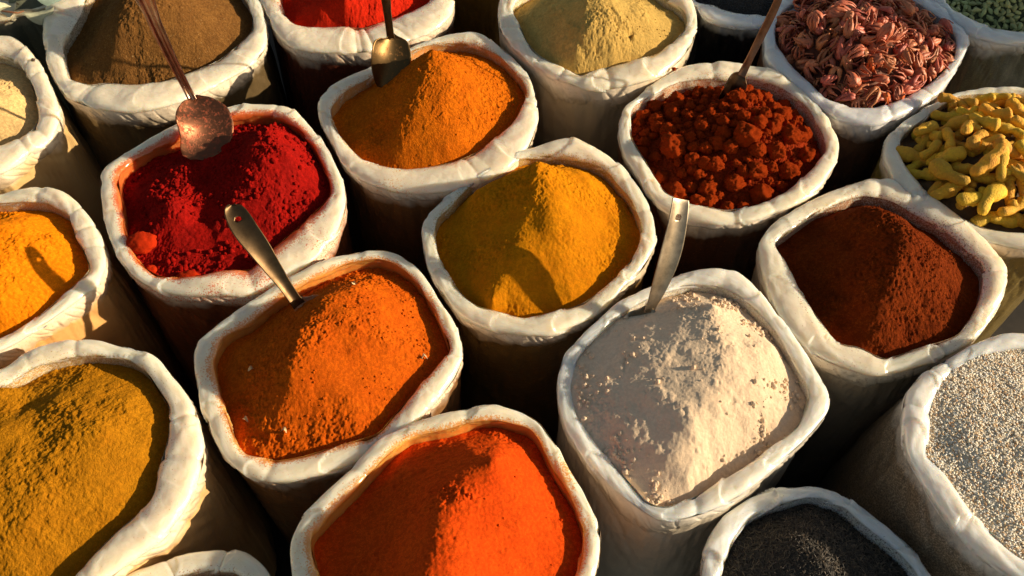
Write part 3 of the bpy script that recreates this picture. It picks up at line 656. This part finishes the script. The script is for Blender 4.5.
big = [(673,146,.021,1.3),(742,146,.025,1.0),(678,183,.021,1),(709,182,.016,1),(765,186,.020,1),(693,166,.010,1),(648,122,.011,1),(690,140,.011,1),(757,170,.018,1),(790,165,.018,1),(735,178,.017,1),(720,202,.012,1),(700,190,.013,1),(789,140,.018,1),(808,150,.015,1),(805,130,.014,1),(775,155,.016,1),(660,120,.014,1),(715,165,.015,1),(780,118,.015,1),(645,140,.012,1),(748,196,.013,1),(664,165,.012,1),(800,112,.013,1)]
placed = []
for u, v, r_, el in big:
    x, y = at(u, v, s.zr+0.01); placed.append((x, y, r_, el))
pos = scatter(s, 150, 0.0185, -0.010, 31)
rl = random.Random(4)
for x, y in pos:
    if all(math.hypot(x-a, y-b_) > c_*0.8+0.006 for a, b_, c_, _ in placed[:24]): placed.append((x, y, rl.uniform(0.006, 0.0150), 1))
for i, (x, y, r_, el) in enumerate(placed):
    if i < 24: me = lump_mesh('spice_lump', i+1, 0.30); me.materials.append(lump_mat)
    else: me = protos[i % len(protos)]
    if i < 24: protos.append(me)
    o = bpy.data.objects.new('spice_lump', me); COL.objects.link(o)
    o.location = (x, y, surf(s, x, y)+r_*0.55); o.scale = (r_, r_*el, r_); o.rotation_euler = (rl.uniform(-.4, .4), rl.uniform(-.4, .4), rl.uniform(0, 6) if el == 1 else 0.2)
    lab = 'rough rust red lump heaped in the sack with the thin spoon'
    if i == 0: lab = 'largest smooth brown red lump at the left of the lump sack'
    if i == 1: lab = 'largest craggy rust red lump in the middle of the lump sack'
    tag(o, lab, 'lump', None if i < 2 else 'rust red lumps in their sack')
    if i < 2: o['group'] = 'rust red lumps in their sack'
s = SACKS['crimson']; mball = powder_mat('lump_red_orange', (0.56,0.034,0.006), bump=0.6)
for u, v, rx, ry, rz, lab in ((140,240,.024,.021,.018,'round orange red lump against the left rim of the crimson powder'), (185,271,.020,.014,.012,'flat orange red lump at the front rim of the crimson powder'), (147,262,.009,.009,.008,'small red lump between two larger ones in the crimson powder')):
    me = lump_mesh('spice_lump', u, 0.13); o = link('spice_lump', me, mball); x, y = at(u, v, s.zr+0.002)
    o.location = (x, y, surf(s, x, y)+rz*0.5); o.scale = (rx, ry, rz); tag(o, lab, 'lump', 'lumps in the crimson powder')

for key, u, v, rr_, m_, lab in (('lumps', 674, 69, .0042, lump_mat, 'small red lump lying on the back rim of the lump sack'), ('chickpea', 33, 60, .0040, simple_mat('speck', (0.05,0.03,0.02), 0.8), 'small dark speck stuck on the rim of the sack at the left edge')):
    o = link('fallen_lump', lump_mesh('fallen_lump', int(u), 0.3, 2), m_); x, y = at(u, v, Z+0.006); o.location = (x, y, Z+0.006); o.scale = (rr_, rr_, rr_); tag(o, lab, 'lump')
# ------------------------------------------------------------------ tubes (roots, pods)
def tube_arrays(path, rad, seg=12, seed=0.0, rings=0.0, nz=0.10):
    P = [Vector(p) for p in path]; V = []; n = len(P)
    up = Vector((0, 0, 1))
    for i in range(n):
        T = (P[min(i+1, n-1)]-P[max(i-1, 0)]).normalized(); A = T.cross(up)
        if A.length < 1e-3: A = Vector((1, 0, 0))
        A.normalize(); B = A.cross(T)
        for k in range(seg):
            a = 2*PI*k/seg; V.append(P[i]+(A*math.cos(a)+B*math.sin(a))*rad[i])
    V = np.array([tuple(v) for v in V])
    C = np.repeat(np.array([tuple(p) for p in P]), seg, axis=0)
    R = np.repeat(np.array(rad), seg)
    nn = fbm(V[:, 0], V[:, 1], V[:, 2]+seed, 95, 2)*nz*R
    if rings: nn = nn + rings*R*np.repeat(np.array([1 if i % 3 == 0 else -0.3 for i in range(n)]), seg)
    D = V-C; L = np.linalg.norm(D, axis=1)[:, None]+1e-9
    V = V+D/L*nn[:, None]
    Fc = []
    for i in range(n-1):
        for k in range(seg):
            k2 = (k+1) % seg; Fc.append((i*seg+k, (i)*seg+k2, (i+1)*seg+k2, (i+1)*seg+k))
    return V, np.array(Fc)
def root_mesh(i):
    r = random.Random(100+i); L = r.uniform(0.054, 0.082); R = r.uniform(0.0095, 0.0122); n = 20; bend = r.uniform(-0.009, 0.009); bz = r.uniform(-0.004, 0.004)
    path = []; rad = []
    for k in range(n):
        t = k/(n-1); path.append(((t-.5)*L, bend*math.sin(t*PI), bz*math.sin(t*PI*1.4)))
        e = min(1, math.sin(PI*min(t, 1-t)/0.24) if min(t, 1-t) < 0.12 else 1); e = max(e, 0.02)**0.65
        rad.append(R*e*(1-0.18*t)*(1+0.20*math.sin(t*7+i)+0.07*math.sin(t*19+i)))
    V, Fc = tube_arrays(path, rad, 16, i*2.0, 0.03, 0.12); Vs = [V]; Fs = [Fc]; off = len(V)
    for _ in range(1 if i % 2 else 0):
        t0 = r.uniform(0.25, 0.75); a = r.uniform(-1, 1)*0.6+r.choice((-1, 1))*PI/2; ll = r.uniform(0.011, 0.024); rr = R*r.uniform(0.55, 0.75)
        b0 = Vector(((t0-.5)*L, bend*math.sin(t0*PI), 0)); p2 = []; r2 = []
        for k in range(9):
            t = k/8; p2.append(tuple(b0+Vector((math.cos(a), math.sin(a), 0.2))*ll*t)); r2.append(rr*(max(0.02, math.sin(PI*(1-t)/0.5) if t > 0.75 else 1)**0.6))
        V, Fc = tube_arrays(p2, r2, 12, i*3.0, 0.05, 0.15); Vs.append(V); Fs.append(Fc+off); off += len(V)
    return mesh_np('turmeric_root', np.concatenate(Vs), np.concatenate(Fs))
def on_surface(s, x, y, size, lift, r, tilt=0.35, normal=True):
    e = size*0.4
    nx = -(surf(s, x+e, y)-surf(s, x-e, y))/(2*e); ny = -(surf(s, x, y+e)-surf(s, x, y-e))/(2*e)
    q = Vector((nx, ny, 1)).normalized().to_track_quat('Z', 'Y') if normal else Euler((0, 0, 0)).to_quaternion()
    q = q @ Euler((r.uniform(-tilt, tilt), r.uniform(-tilt, tilt), 0)).to_quaternion() @ Euler((0, 0, r.uniform(0, 2*PI))).to_quaternion() 
    return q, (x, y, surf(s, x, y)+lift)
rm = simple_mat('turmeric_skin', (0.80,0.46,0.02), 0.75, scale=60, alt=(0.66,0.33,0.02), bump=0.9, rnd=0.4, dist=0.003)
s = SACKS['turmeric_root']; rms = [root_mesh(i) for i in range(14)]
for m in rms: m.materials.append(rm)
r = random.Random(12); k = 0
for layer, (md, lift, cnt) in enumerate(((0.028, 0.004, 110), (0.036, 0.015, 70), (0.052, 0.026, 26))):
    for x, y in scatter(s, cnt, md, -0.018, 40+layer):
        o = bpy.data.objects.new('turmeric_root', rms[r.randrange(14)]); COL.objects.link(o)
        q, p = on_surface(s, x, y, 0.05, lift+r.uniform(-.003, .003), r, 0.4); o.rotation_mode = 'QUATERNION'; o.rotation_quaternion = q; o.location = p
        sc = r.uniform(0.72, 1.05); o.scale = (sc, sc*r.uniform(.9, 1.15), sc)
        tag(o, 'knobbly yellow turmeric root piled in the sack at the right edge', 'turmeric root', 'turmeric roots in their sack'); k += 1
# green pods
def pod_mesh(i):
    n = 11; L = 0.016+0.002*(i % 3); V = []; seg = 12; path = [((k/(n-1)-.5)*L, 0.0007*math.sin(k*.5+i), 0) for k in range(n)]
    rad = [max(0.0003, 0.0042*math.sin(PI*(k/(n-1)))**0.7) for k in range(n)]
    V, Fc = tube_arrays(path, rad, seg, i, 0, 0.05)
    ang = np.tile(2*PI*np.arange(seg)/seg, n); C = np.repeat(np.array(path), seg, axis=0)
    V = C+(V-C)*(1+0.10*np.cos(ang*6))[:, None]
    return mesh_np('cardamom_pod', V, Fc)
pm = simple_mat('pod_skin', (0.34,0.38,0.14), 0.6, scale=200, alt=(0.42,0.45,0.20), rnd=0.5)
pods = [pod_mesh(i) for i in range(5)]
for m in pods: m.materials.append(pm)
s = SACKS['cardamom']
for layer, (md, lift, cnt) in enumerate(((0.0095, 0.003, 170), (0.0125, 0.008, 110))):
    for x, y in scatter(s, cnt, md, 0.0, 60+layer, 30000, lambda x, y: x < at(1050, 20, s.zr)[0] and y < at(1000, -16, s.zr)[1]):
        o = bpy.data.objects.new('cardamom_pod', pods[r.randrange(5)]); COL.objects.link(o)
        q, p = on_surface(s, x, y, 0.02, lift, r, 0.5); o.rotation_mode = 'QUATERNION'; o.rotation_quaternion = q; o.location = p
        tag(o, 'ridged green pod in the sack in the top right corner', 'cardamom pod', 'green pods in their sack')
# mace: strips curling round a hollow
def mace_mesh(i):
    r = random.Random(300+i); Vs = []; Fs = []; off = 0; A = r.uniform(.013, .018); B = r.uniform(.008, .012); ns = r.randint(4, 7)
    for k in range(ns):
        lon = 2*PI*k/ns*0.8+r.uniform(-.2, .2); wdt = r.uniform(.0060, .0110); n = 16; end = r.uniform(1.5, 2.8); curl = r.uniform(-.5, .9); tw = r.uniform(-.8, .8)
        top = []; bot = []
        for j in range(n):
            t = j/(n-1); a = t*end; lo = lon+tw*t*t
            grow = 1+0.25*t*curl+0.08*math.sin(5*t+k)
            c_ = Vector((-A*math.cos(a)*grow, B*math.sin(a)*math.cos(lo)*grow, B*math.sin(a)*math.sin(lo)*grow))
            side = Vector((0.25*math.sin(lo*3), -math.sin(lo), math.cos(lo))).normalized()
            ww = wdt*(0.55+0.7*math.sin(PI*min(1, t*1.15)))*(1-0.55*t); nrm = Vector((-math.cos(a)*.5, math.cos(lo), math.sin(lo))).normalized()
            for q, sgn in ((-1, 0), (0, 1), (1, 0)):
                top.append(c_+side*ww*q*0.5+nrm*(0.0011*sgn+0.0004*math.sin(t*20+q)))
            for q in (-1, 0, 1): bot.append(c_+side*ww*q*0.5+nrm*(-0.0008+(0.0009 if q == 0 else 0)))
        V = np.array([tuple(v) for v in top+bot]); nb = n*3; Fc = []
        for j in range(n-1):
            for q in range(2):
                a0 = j*3+q; Fc.append((a0, a0+1, a0+4, a0+3)); Fc.append((nb+a0+3, nb+a0+4, nb+a0+1, nb+a0))
            Fc.append((j*3, j*3+3, nb+j*3+3, nb+j*3)); Fc.append((j*3+2, nb+j*3+2, nb+j*3+5, j*3+5))
        e = (n-1)*3; Fc.append((e, e+1, nb+e+1, nb+e)); Fc.append((e+1, e+2, nb+e+2, nb+e+1))
        Vs.append(V); Fs.append(np.array(Fc)+off); off += len(V)
    return mesh_np('mace_piece', np.concatenate(Vs), np.concatenate(Fs))
mm = simple_mat('mace_flesh', (0.55,0.165,0.075), 0.5, scale=90, alt=(0.42,0.105,0.05), rnd=0.4, bump=0.4)
mo = simple_mat('mace_sunlit', (0.75,0.14,0.015), 0.5, scale=90)  # brighter copy of the mace colour, painting sunlit spots
maces = [mace_mesh(i) for i in range(14)]
for m in maces: m.materials.append(mm)
s = SACKS['mace']
for layer, (md, lift, cnt) in enumerate(((0.020, 0.004, 130), (0.025, 0.013, 90), (0.036, 0.022, 35))):
    for x, y in scatter(s, cnt, md, -0.012, 80+layer):
        o = bpy.data.objects.new('mace_piece', maces[r.randrange(14)]); COL.objects.link(o)
        q, p = on_surface(s, x, y, 0.03, lift, r, 1.2); o.rotation_mode = 'QUATERNION'; o.rotation_quaternion = q; o.location = p
        sc = r.uniform(1.0, 1.5); o.scale = (sc, sc*.9, sc)
        tag(o, 'curled reddish brown mace piece heaped in the sack tinted blue for shade', 'dried mace', 'mace pieces in their sack')
for u, v, lab in ((868,72,'mace shred painted sunlit orange, left of the brighter ones at the front of the mace'), (889,92,'mace piece painted sunlit orange, lying at the front rim'), (905,88,'mace piece painted sunlit orange, to the right at the front of the mace')):
    me = maces[u % 14].copy(); me.materials.clear(); me.materials.append(mo); o = bpy.data.objects.new('mace_piece', me); COL.objects.link(o)
    x, y = at(u, v, s.zr+.02); o.location = (x, y, surf(s, x, y)+.022); o.rotation_euler = (r.uniform(0, 6), 1.2, r.uniform(0, 6)); o.scale = (.8, .8, .8)
    tag(o, lab, 'dried mace', 'mace pieces in their sack')
# leaves in the corner sack
def leaf_mesh(L, W, curl, seed):
    V = []; n = 14; m = 6
    for i in range(n):
        t = i/(n-1); w_ = W*math.sin(PI*t**0.85)**0.8*0.5+0.0004
        for j in range(-m, m+1):
            q = j/m; V.append(((t-.5)*L, w_*q, curl*(q*q*w_*1.3)+0.006*math.sin(t*PI)*curl+0.0010*math.sin(t*30-abs(q)*5)*abs(q)-0.0006*(1 if j == 0 else 0)))
    Fc = []; k = 2*m+1
    for i in range(n-1):
        for j in range(2*m): Fc.append((i*k+j, i*k+j+1, (i+1)*k+j+1, (i+1)*k+j))
    return mesh_np('dried_leaf', np.array(V), np.array(Fc))
s = SACKS['leaf']
lm = [simple_mat('leaf_pale', (0.50,0.52,0.36), 0.6, scale=40), simple_mat('leaf_teal', (0.20,0.28,0.24), 0.6, scale=40), simple_mat('leaf_cream', (0.60,0.58,0.46), 0.6, scale=40)]
for i, (u, v, L, W, rz, mi, lab) in enumerate(((39,11,.062,.030,.25,0,'pale green dried leaf next to the crinkled corner of the brown powder sack'), (27,3,.07,.034,.1,1,'grey teal dried leaf above the pale green one'), (6,4,.06,.035,-.3,2,'cream dried leaf at the far left corner'), (4,17,.045,.022,.8,0,'pale green leaf hanging at the left edge below the twig'), (52,-2,.06,.03,.6,1,'grey teal dried leaf at the top edge next to the brown powder'), (16,-8,.06,.03,1.2,0,'pale green dried leaf at the top edge'))):
    o = link('dried_leaf', leaf_mesh(L, W, 1.0 if i % 2 else -1.0, i), lm[mi]); x, y = at(u, v, s.zr+.02); o.location = (x, y, s.zr+.022+.003*i); o.rotation_euler = (0.2, -0.1, rz)
    tag(o, lab, 'leaf', 'dried leaves in the corner sack')
V, Fc = tube_arrays([at3(2, 11, s.zr+.045), at3(10, 12, s.zr+.047), at3(18, 13, s.zr+.046), at3(24, 11, s.zr+.046)], [.0016, .0020, .0016, .001], 8, 1)
tag(link('dry_twig', mesh_np('dry_twig', V, Fc), simple_mat('twig', (0.35,0.14,0.06), 0.6)), 'short reddish brown twig among the dried leaves', 'twig')

# ------------------------------------------------------------------ spoons
def metal(name, c, rough=0.28):
    m, t, b = new_mat(name); uv = N(t, 'ShaderNodeTexCoord').outputs['UV']; tc = N(t, 'ShaderNodeTexCoord').outputs['Object']
    mp = N(t, 'ShaderNodeMapping'); t.links.new(uv, mp.inputs[0]); mp.inputs['Scale'].default_value = (6, 60, 1)
    n1 = noise(t, mp.outputs[0], 9, 4, 0.6); n2 = noise(t, tc, 70, 5, 0.7)
    t.links.new(mixc(t, ramp(t, n2, 0.4, 0.7), c, tuple(x*0.6 for x in c)), b.inputs['Base Color'])
    b.inputs['Metallic'].default_value = 1.0
    t.links.new(math_(t, 'ADD', math_(t, 'MULTIPLY', n1, 0.25), rough-0.10), b.inputs['Roughness'])
    bp = N(t, 'ShaderNodeBump'); bp.inputs['Strength'].default_value = 0.12; bp.inputs['Distance'].default_value = 0.0006
    t.links.new(n1, bp.inputs['Height']); t.links.new(bp.outputs[0], b.inputs['Normal'])
    return m
def dusted(name, metal_c, dust, th=0.5):
    m, t, b = new_mat(name); tc = N(t, 'ShaderNodeTexCoord').outputs['Object']
    f = ramp(t, noise(t, tc, 150, 6, 0.75), th-0.08, th+0.14)
    t.links.new(mixc(t, f, metal_c, dust), b.inputs['Base Color'])
    t.links.new(math_(t, 'SUBTRACT', 0.92, math_(t, 'MULTIPLY', f, 0.85)), b.inputs['Metallic'])
    t.links.new(math_(t, 'ADD', 0.42, math_(t, 'MULTIPLY', f, 0.45)), b.inputs['Roughness'])
    bp = N(t, 'ShaderNodeBump'); bp.inputs['Strength'].default_value = 0.4; bp.inputs['Distance'].default_value = 0.001
    t.links.new(f, bp.inputs['Height']); t.links.new(bp.outputs[0], b.inputs['Normal'])
    return m
def strip(name, keys, hint, mat, parent, loc, depth_fn, thick=0.0014, n=60, m=16, hole=None, groove=0.0):
    """a shaped sheet of metal swept along key points (x, y, z, half width)"""
    K = np.array(keys); T = np.linspace(0, len(K)-1, n); C = np.zeros((n, 4))
    for i, t in enumerate(T):
        a = min(int(t), len(K)-2); f = t-a; p0 = K[max(a-1, 0)]; p1 = K[a]; p2 = K[a+1]; p3 = K[min(a+2, len(K)-1)]
        C[i] = 0.5*((2*p1)+(-p0+p2)*f+(2*p0-5*p1+4*p2-p3)*f*f+(-p0+3*p1-3*p2+p3)*f**3)
    hint = Vector(hint); V = []; UV = []; keepq = []
    for i in range(n):
        tg = Vector(C[min(i+1, n-1), :3]-C[max(i-1, 0), :3]).normalized(); S_ = tg.cross(hint).normalized(); Nn = S_.cross(tg)
        for j in range(m+1):
            q = 2*j/m-1; hw_ = max(C[i, 3], 0.0003)
            d = depth_fn(i/(n-1))*(q*q) + groove*math.cos(q*PI*3)*0.5
            V.append(tuple(Vector(C[i, :3])+S_*q*hw_+Nn*d-Vector(loc))); UV.append((q*0.5+.5, i/(n-1)))
    Q = []
    for i in range(n-1):
        for j in range(m):
            if hole:
                ti = (i+.5)/(n-1); qj = 2*(j+.5)/m-1
                if ((ti-hole[0])/hole[1])**2+((qj-hole[3])/hole[2])**2 < 1: continue
            a = i*(m+1)+j; Q.append((a, a+1, a+m+2, a+m+1))
    o = link(name, mesh_np(name, np.array(V), np.array(Q), UV), mat, parent)
    so = o.modifiers.new('thickness', 'SOLIDIFY'); so.thickness = thick; so.offset = 0
    return o
def spoon_root(name, loc, label, cat):
    o = link(name, None, loc=loc); o.empty_display_size = 0.02; tag(o, label, cat, 'metal spoons in the sacks'); return o
def kp(*a): 
    return [(*at3(u, v, z), hw_) for u, v, z, hw_ in a]
steel_red = metal('red_reflection_steel', (0.42,0.27,0.20), 0.25)  # red tint painted in for the powder reflected in the steel
steel = metal('dull_steel', (0.34,0.29,0.22), 0.38)
dark_steel = metal('tarnished_steel', (0.24,0.17,0.09), 0.4)
# the big scoop over the crimson powder
loc = at3(205, 125, Z+0.04); rt = spoon_root('scoop', loc, 'large scoop with a long ribbed handle, its bowl dusted red in the crimson powder', 'scoop')
strip('handle', kp((136,-22,.76,.019),(146,0,.72,.0175),(158,28,.66,.0130),(172,58,.595,.0098),(186,86,.535,.0078),(193,100,.510,.0078)), (-.1,-.55,.8), steel_red, rt, loc, lambda t: 0.0035, 0.0022, n=70, m=20, groove=0.0016)
strip('bowl', kp((192,97,.513,.0080),(194,100,.510,.014),(196,104,.507,.026),(199,111,.502,.039),(202,119,.497,.047),(203,128,.490,.049),(201,137,.483,.045),(196,146,.476,.033),(190,153,.470,.019),(187,158,.464,.007)), (.50,-.40,.75), dusted('dusted_scoop', (0.20,0.085,0.045), (0.40,0.045,0.012), 0.60), rt, loc, lambda t: 0.017*math.sin(PI*min(1, t*1.05))**0.8, 0.0014, n=50, m=24)  # red dust is real; the metal's red tint paints in a reflection
# small spoon behind the orange cone
loc = at3(391, 55, Z+0.03); rt = spoon_root('spoon', loc, 'small brass coloured spoon stuck in behind the tall orange cone', 'spoon')
strip('handle', kp((383,-20,.66,.0085),(386,0,.62,.0082),(388,16,.575,.0070),(390,32,.535,.0068),(391,38,.520,.0075)), (0,-.6,.8), dark_steel, rt, loc, lambda t: 0.002, 0.0024, n=50, m=12)
strip('bowl', kp((391,34,.526,.0062),(391,36,.522,.012),(391,39,.517,.023),(391,44,.511,.032),(390,51,.503,.038),(389,59,.493,.038),(387,67,.482,.034),(384,75,.470,.026),(381,82,.459,.014),(379,87,.450,.003)), (.45,-.5,.75), dusted('dusted_spoon', (0.12,0.075,0.03), (0.50,0.17,0.02), 0.66), rt, loc, lambda t: 0.014*math.sin(PI*min(1, t*1.02))**0.8, 0.0014, n=44, m=22)
# spoon handle in the burnt orange powder
loc = at3(297, 300, Z+0.02); rt = spoon_root('spoon', loc, 'metal spoon with a pierced rounded handle end leaning out of the burnt orange powder', 'spoon')
strip('handle', kp((232,205,.595,.0040),(233,209,.592,.0125),(238,218,.585,.0170),(246,231,.574,.0180),(258,247,.556,.0165),(272,267,.530,.0130),(284,284,.508,.0098),(293,297,.488,.0090),(299,305,.474,.010)), (.25,-.5,.8), metal('spoon_handle_steel', (0.13,0.085,0.045), 0.42), rt, loc, lambda t: 0.0045*(1-t*.3), 0.0016, n=90, m=26, hole=(.26, .026, .30, 0.05))
strip('bowl', kp((297,301,.478,.009),(303,306,.470,.018),(312,311,.463,.026),(322,318,.455,.027),(332,326,.445,.020),(338,332,.436,.008)), (0,-.3,.9), dusted('dusted_bowl', (0.45,0.36,0.25), (0.60,0.15,0.015), 0.5), rt, loc, lambda t: 0.009*math.sin(PI*t)**0.8, 0.0014, n=40, m=20)
# flat handle in the flour
loc = at3(652, 305, Z+0.02); rt = spoon_root('spoon', loc, 'grey spoon with a flat pierced leaf shaped handle standing in the cream flour', 'spoon')
strip('handle', kp((680,199,.598,.0150),(679,205,.592,.0158),(676,222,.574,.0172),(671,245,.547,.0190),(665,267,.520,.0180),(658,288,.492,.0140),(653,302,.474,.0100),(649,312,.458,.0095)), (.45,-.5,.7), steel, rt, loc, lambda t: 0.0050*math.sin(PI*min(1, t+.1)), 0.0016, n=90, m=26, hole=(.255, .020, .26, -0.1))
strip('bowl', kp((650,308,.462,.009),(646,316,.450,.018),(640,324,.440,.024),(634,332,.428,.016)), (0,-.3,.9), steel, rt, loc, lambda t: 0.007*math.sin(PI*t), 0.0014, n=30, m=16)
# thin spoon among the lumps
loc = at3(738, 84, Z+0.02); rt = spoon_root('spoon', loc, 'thin dark spoon with a curved narrow handle rising from the rust red lumps', 'spoon')
strip('handle', kp((788,-30,.68,.0065),(778,0,.63,.0068),(769,20,.595,.0072),(760,38,.563,.0070),(751,56,.532,.0062),(745,68,.510,.0068),(741,76,.497,.0080)), (.1,-.55,.8), metal('dark_copper', (0.26,0.13,0.08), 0.3), rt, loc, lambda t: 0.0015, 0.0026, n=60, m=12)
strip('bowl', kp((742,74,.500,.008),(738,79,.492,.018),(734,86,.480,.021),(730,94,.466,.021),(724,103,.450,.015),(719,110,.444,.008)), (.3,-.5,.8), metal('shaded_bowl', (0.12,0.07,0.04), 0.3), rt, loc, lambda t: 0.010*math.sin(PI*t)**0.8, 0.0014, n=40, m=20)  # bowl metal coloured darker than the handle to paint in its shadow

# pale husk flakes on the burnt orange powder
s = SACKS['orange_spoon']; fm = simple_mat('husk', (0.72,0.50,0.26), 0.6)
for u, v, lab in ((248,364,'tiny pale husk flake, upper one on the shaded slope of the burnt orange powder'), (240,409,'tiny pale husk flake near the left rim of the burnt orange powder'), (280,424,'tiny yellow husk flake at the front of the burnt orange powder'), (356,286,'tiny pale husk splinter near the back rim of the burnt orange powder'), (423,349,'tiny pale husk flake near the right rim of the burnt orange powder')):
    o = link('husk_flake', leaf_mesh(.009, .0045, 1.0, u), fm); x, y = at(u, v, s.zr+.02); o.location = (x, y, surf(s, x, y)+.002); o.rotation_euler = (random.uniform(-.5, .5), random.uniform(-.5, .5), random.uniform(0, 3))
    tag(o, lab, 'husk flake', 'husk flakes on the burnt orange powder')

# ------------------------------------------------------------------ an unseen tall sack, added right of the frame to shade the top right sacks
V = []; nr = 40
for i in range(nr):
    t = i/(nr-1); z = 0.004+0.93*t; rad = 0.24*(1+0.06*math.sin(t*PI))*(1 if t < 0.85 else max(0.05, math.cos((t-0.85)/0.15*PI/2))**0.6)
    x = rad*np.cos(TH); y = rad*1.05*np.sin(TH); d = 0.012*fbm(x, y, z, 5, 3)
    V.append(np.stack([x+d*np.cos(TH), y+d*np.sin(TH), np.full(NA, z)], 1))
tag(link('shade_sack', mesh_np('shade_sack', np.concatenate(V), ring_faces(nr)), simple_mat('shade_sack_cloth', (0.5,0.42,0.3), 0.8), None, (1.80, 1.66, 0)), 'unseen tall sack added beyond the sack of green pods to cast shade', 'sack')
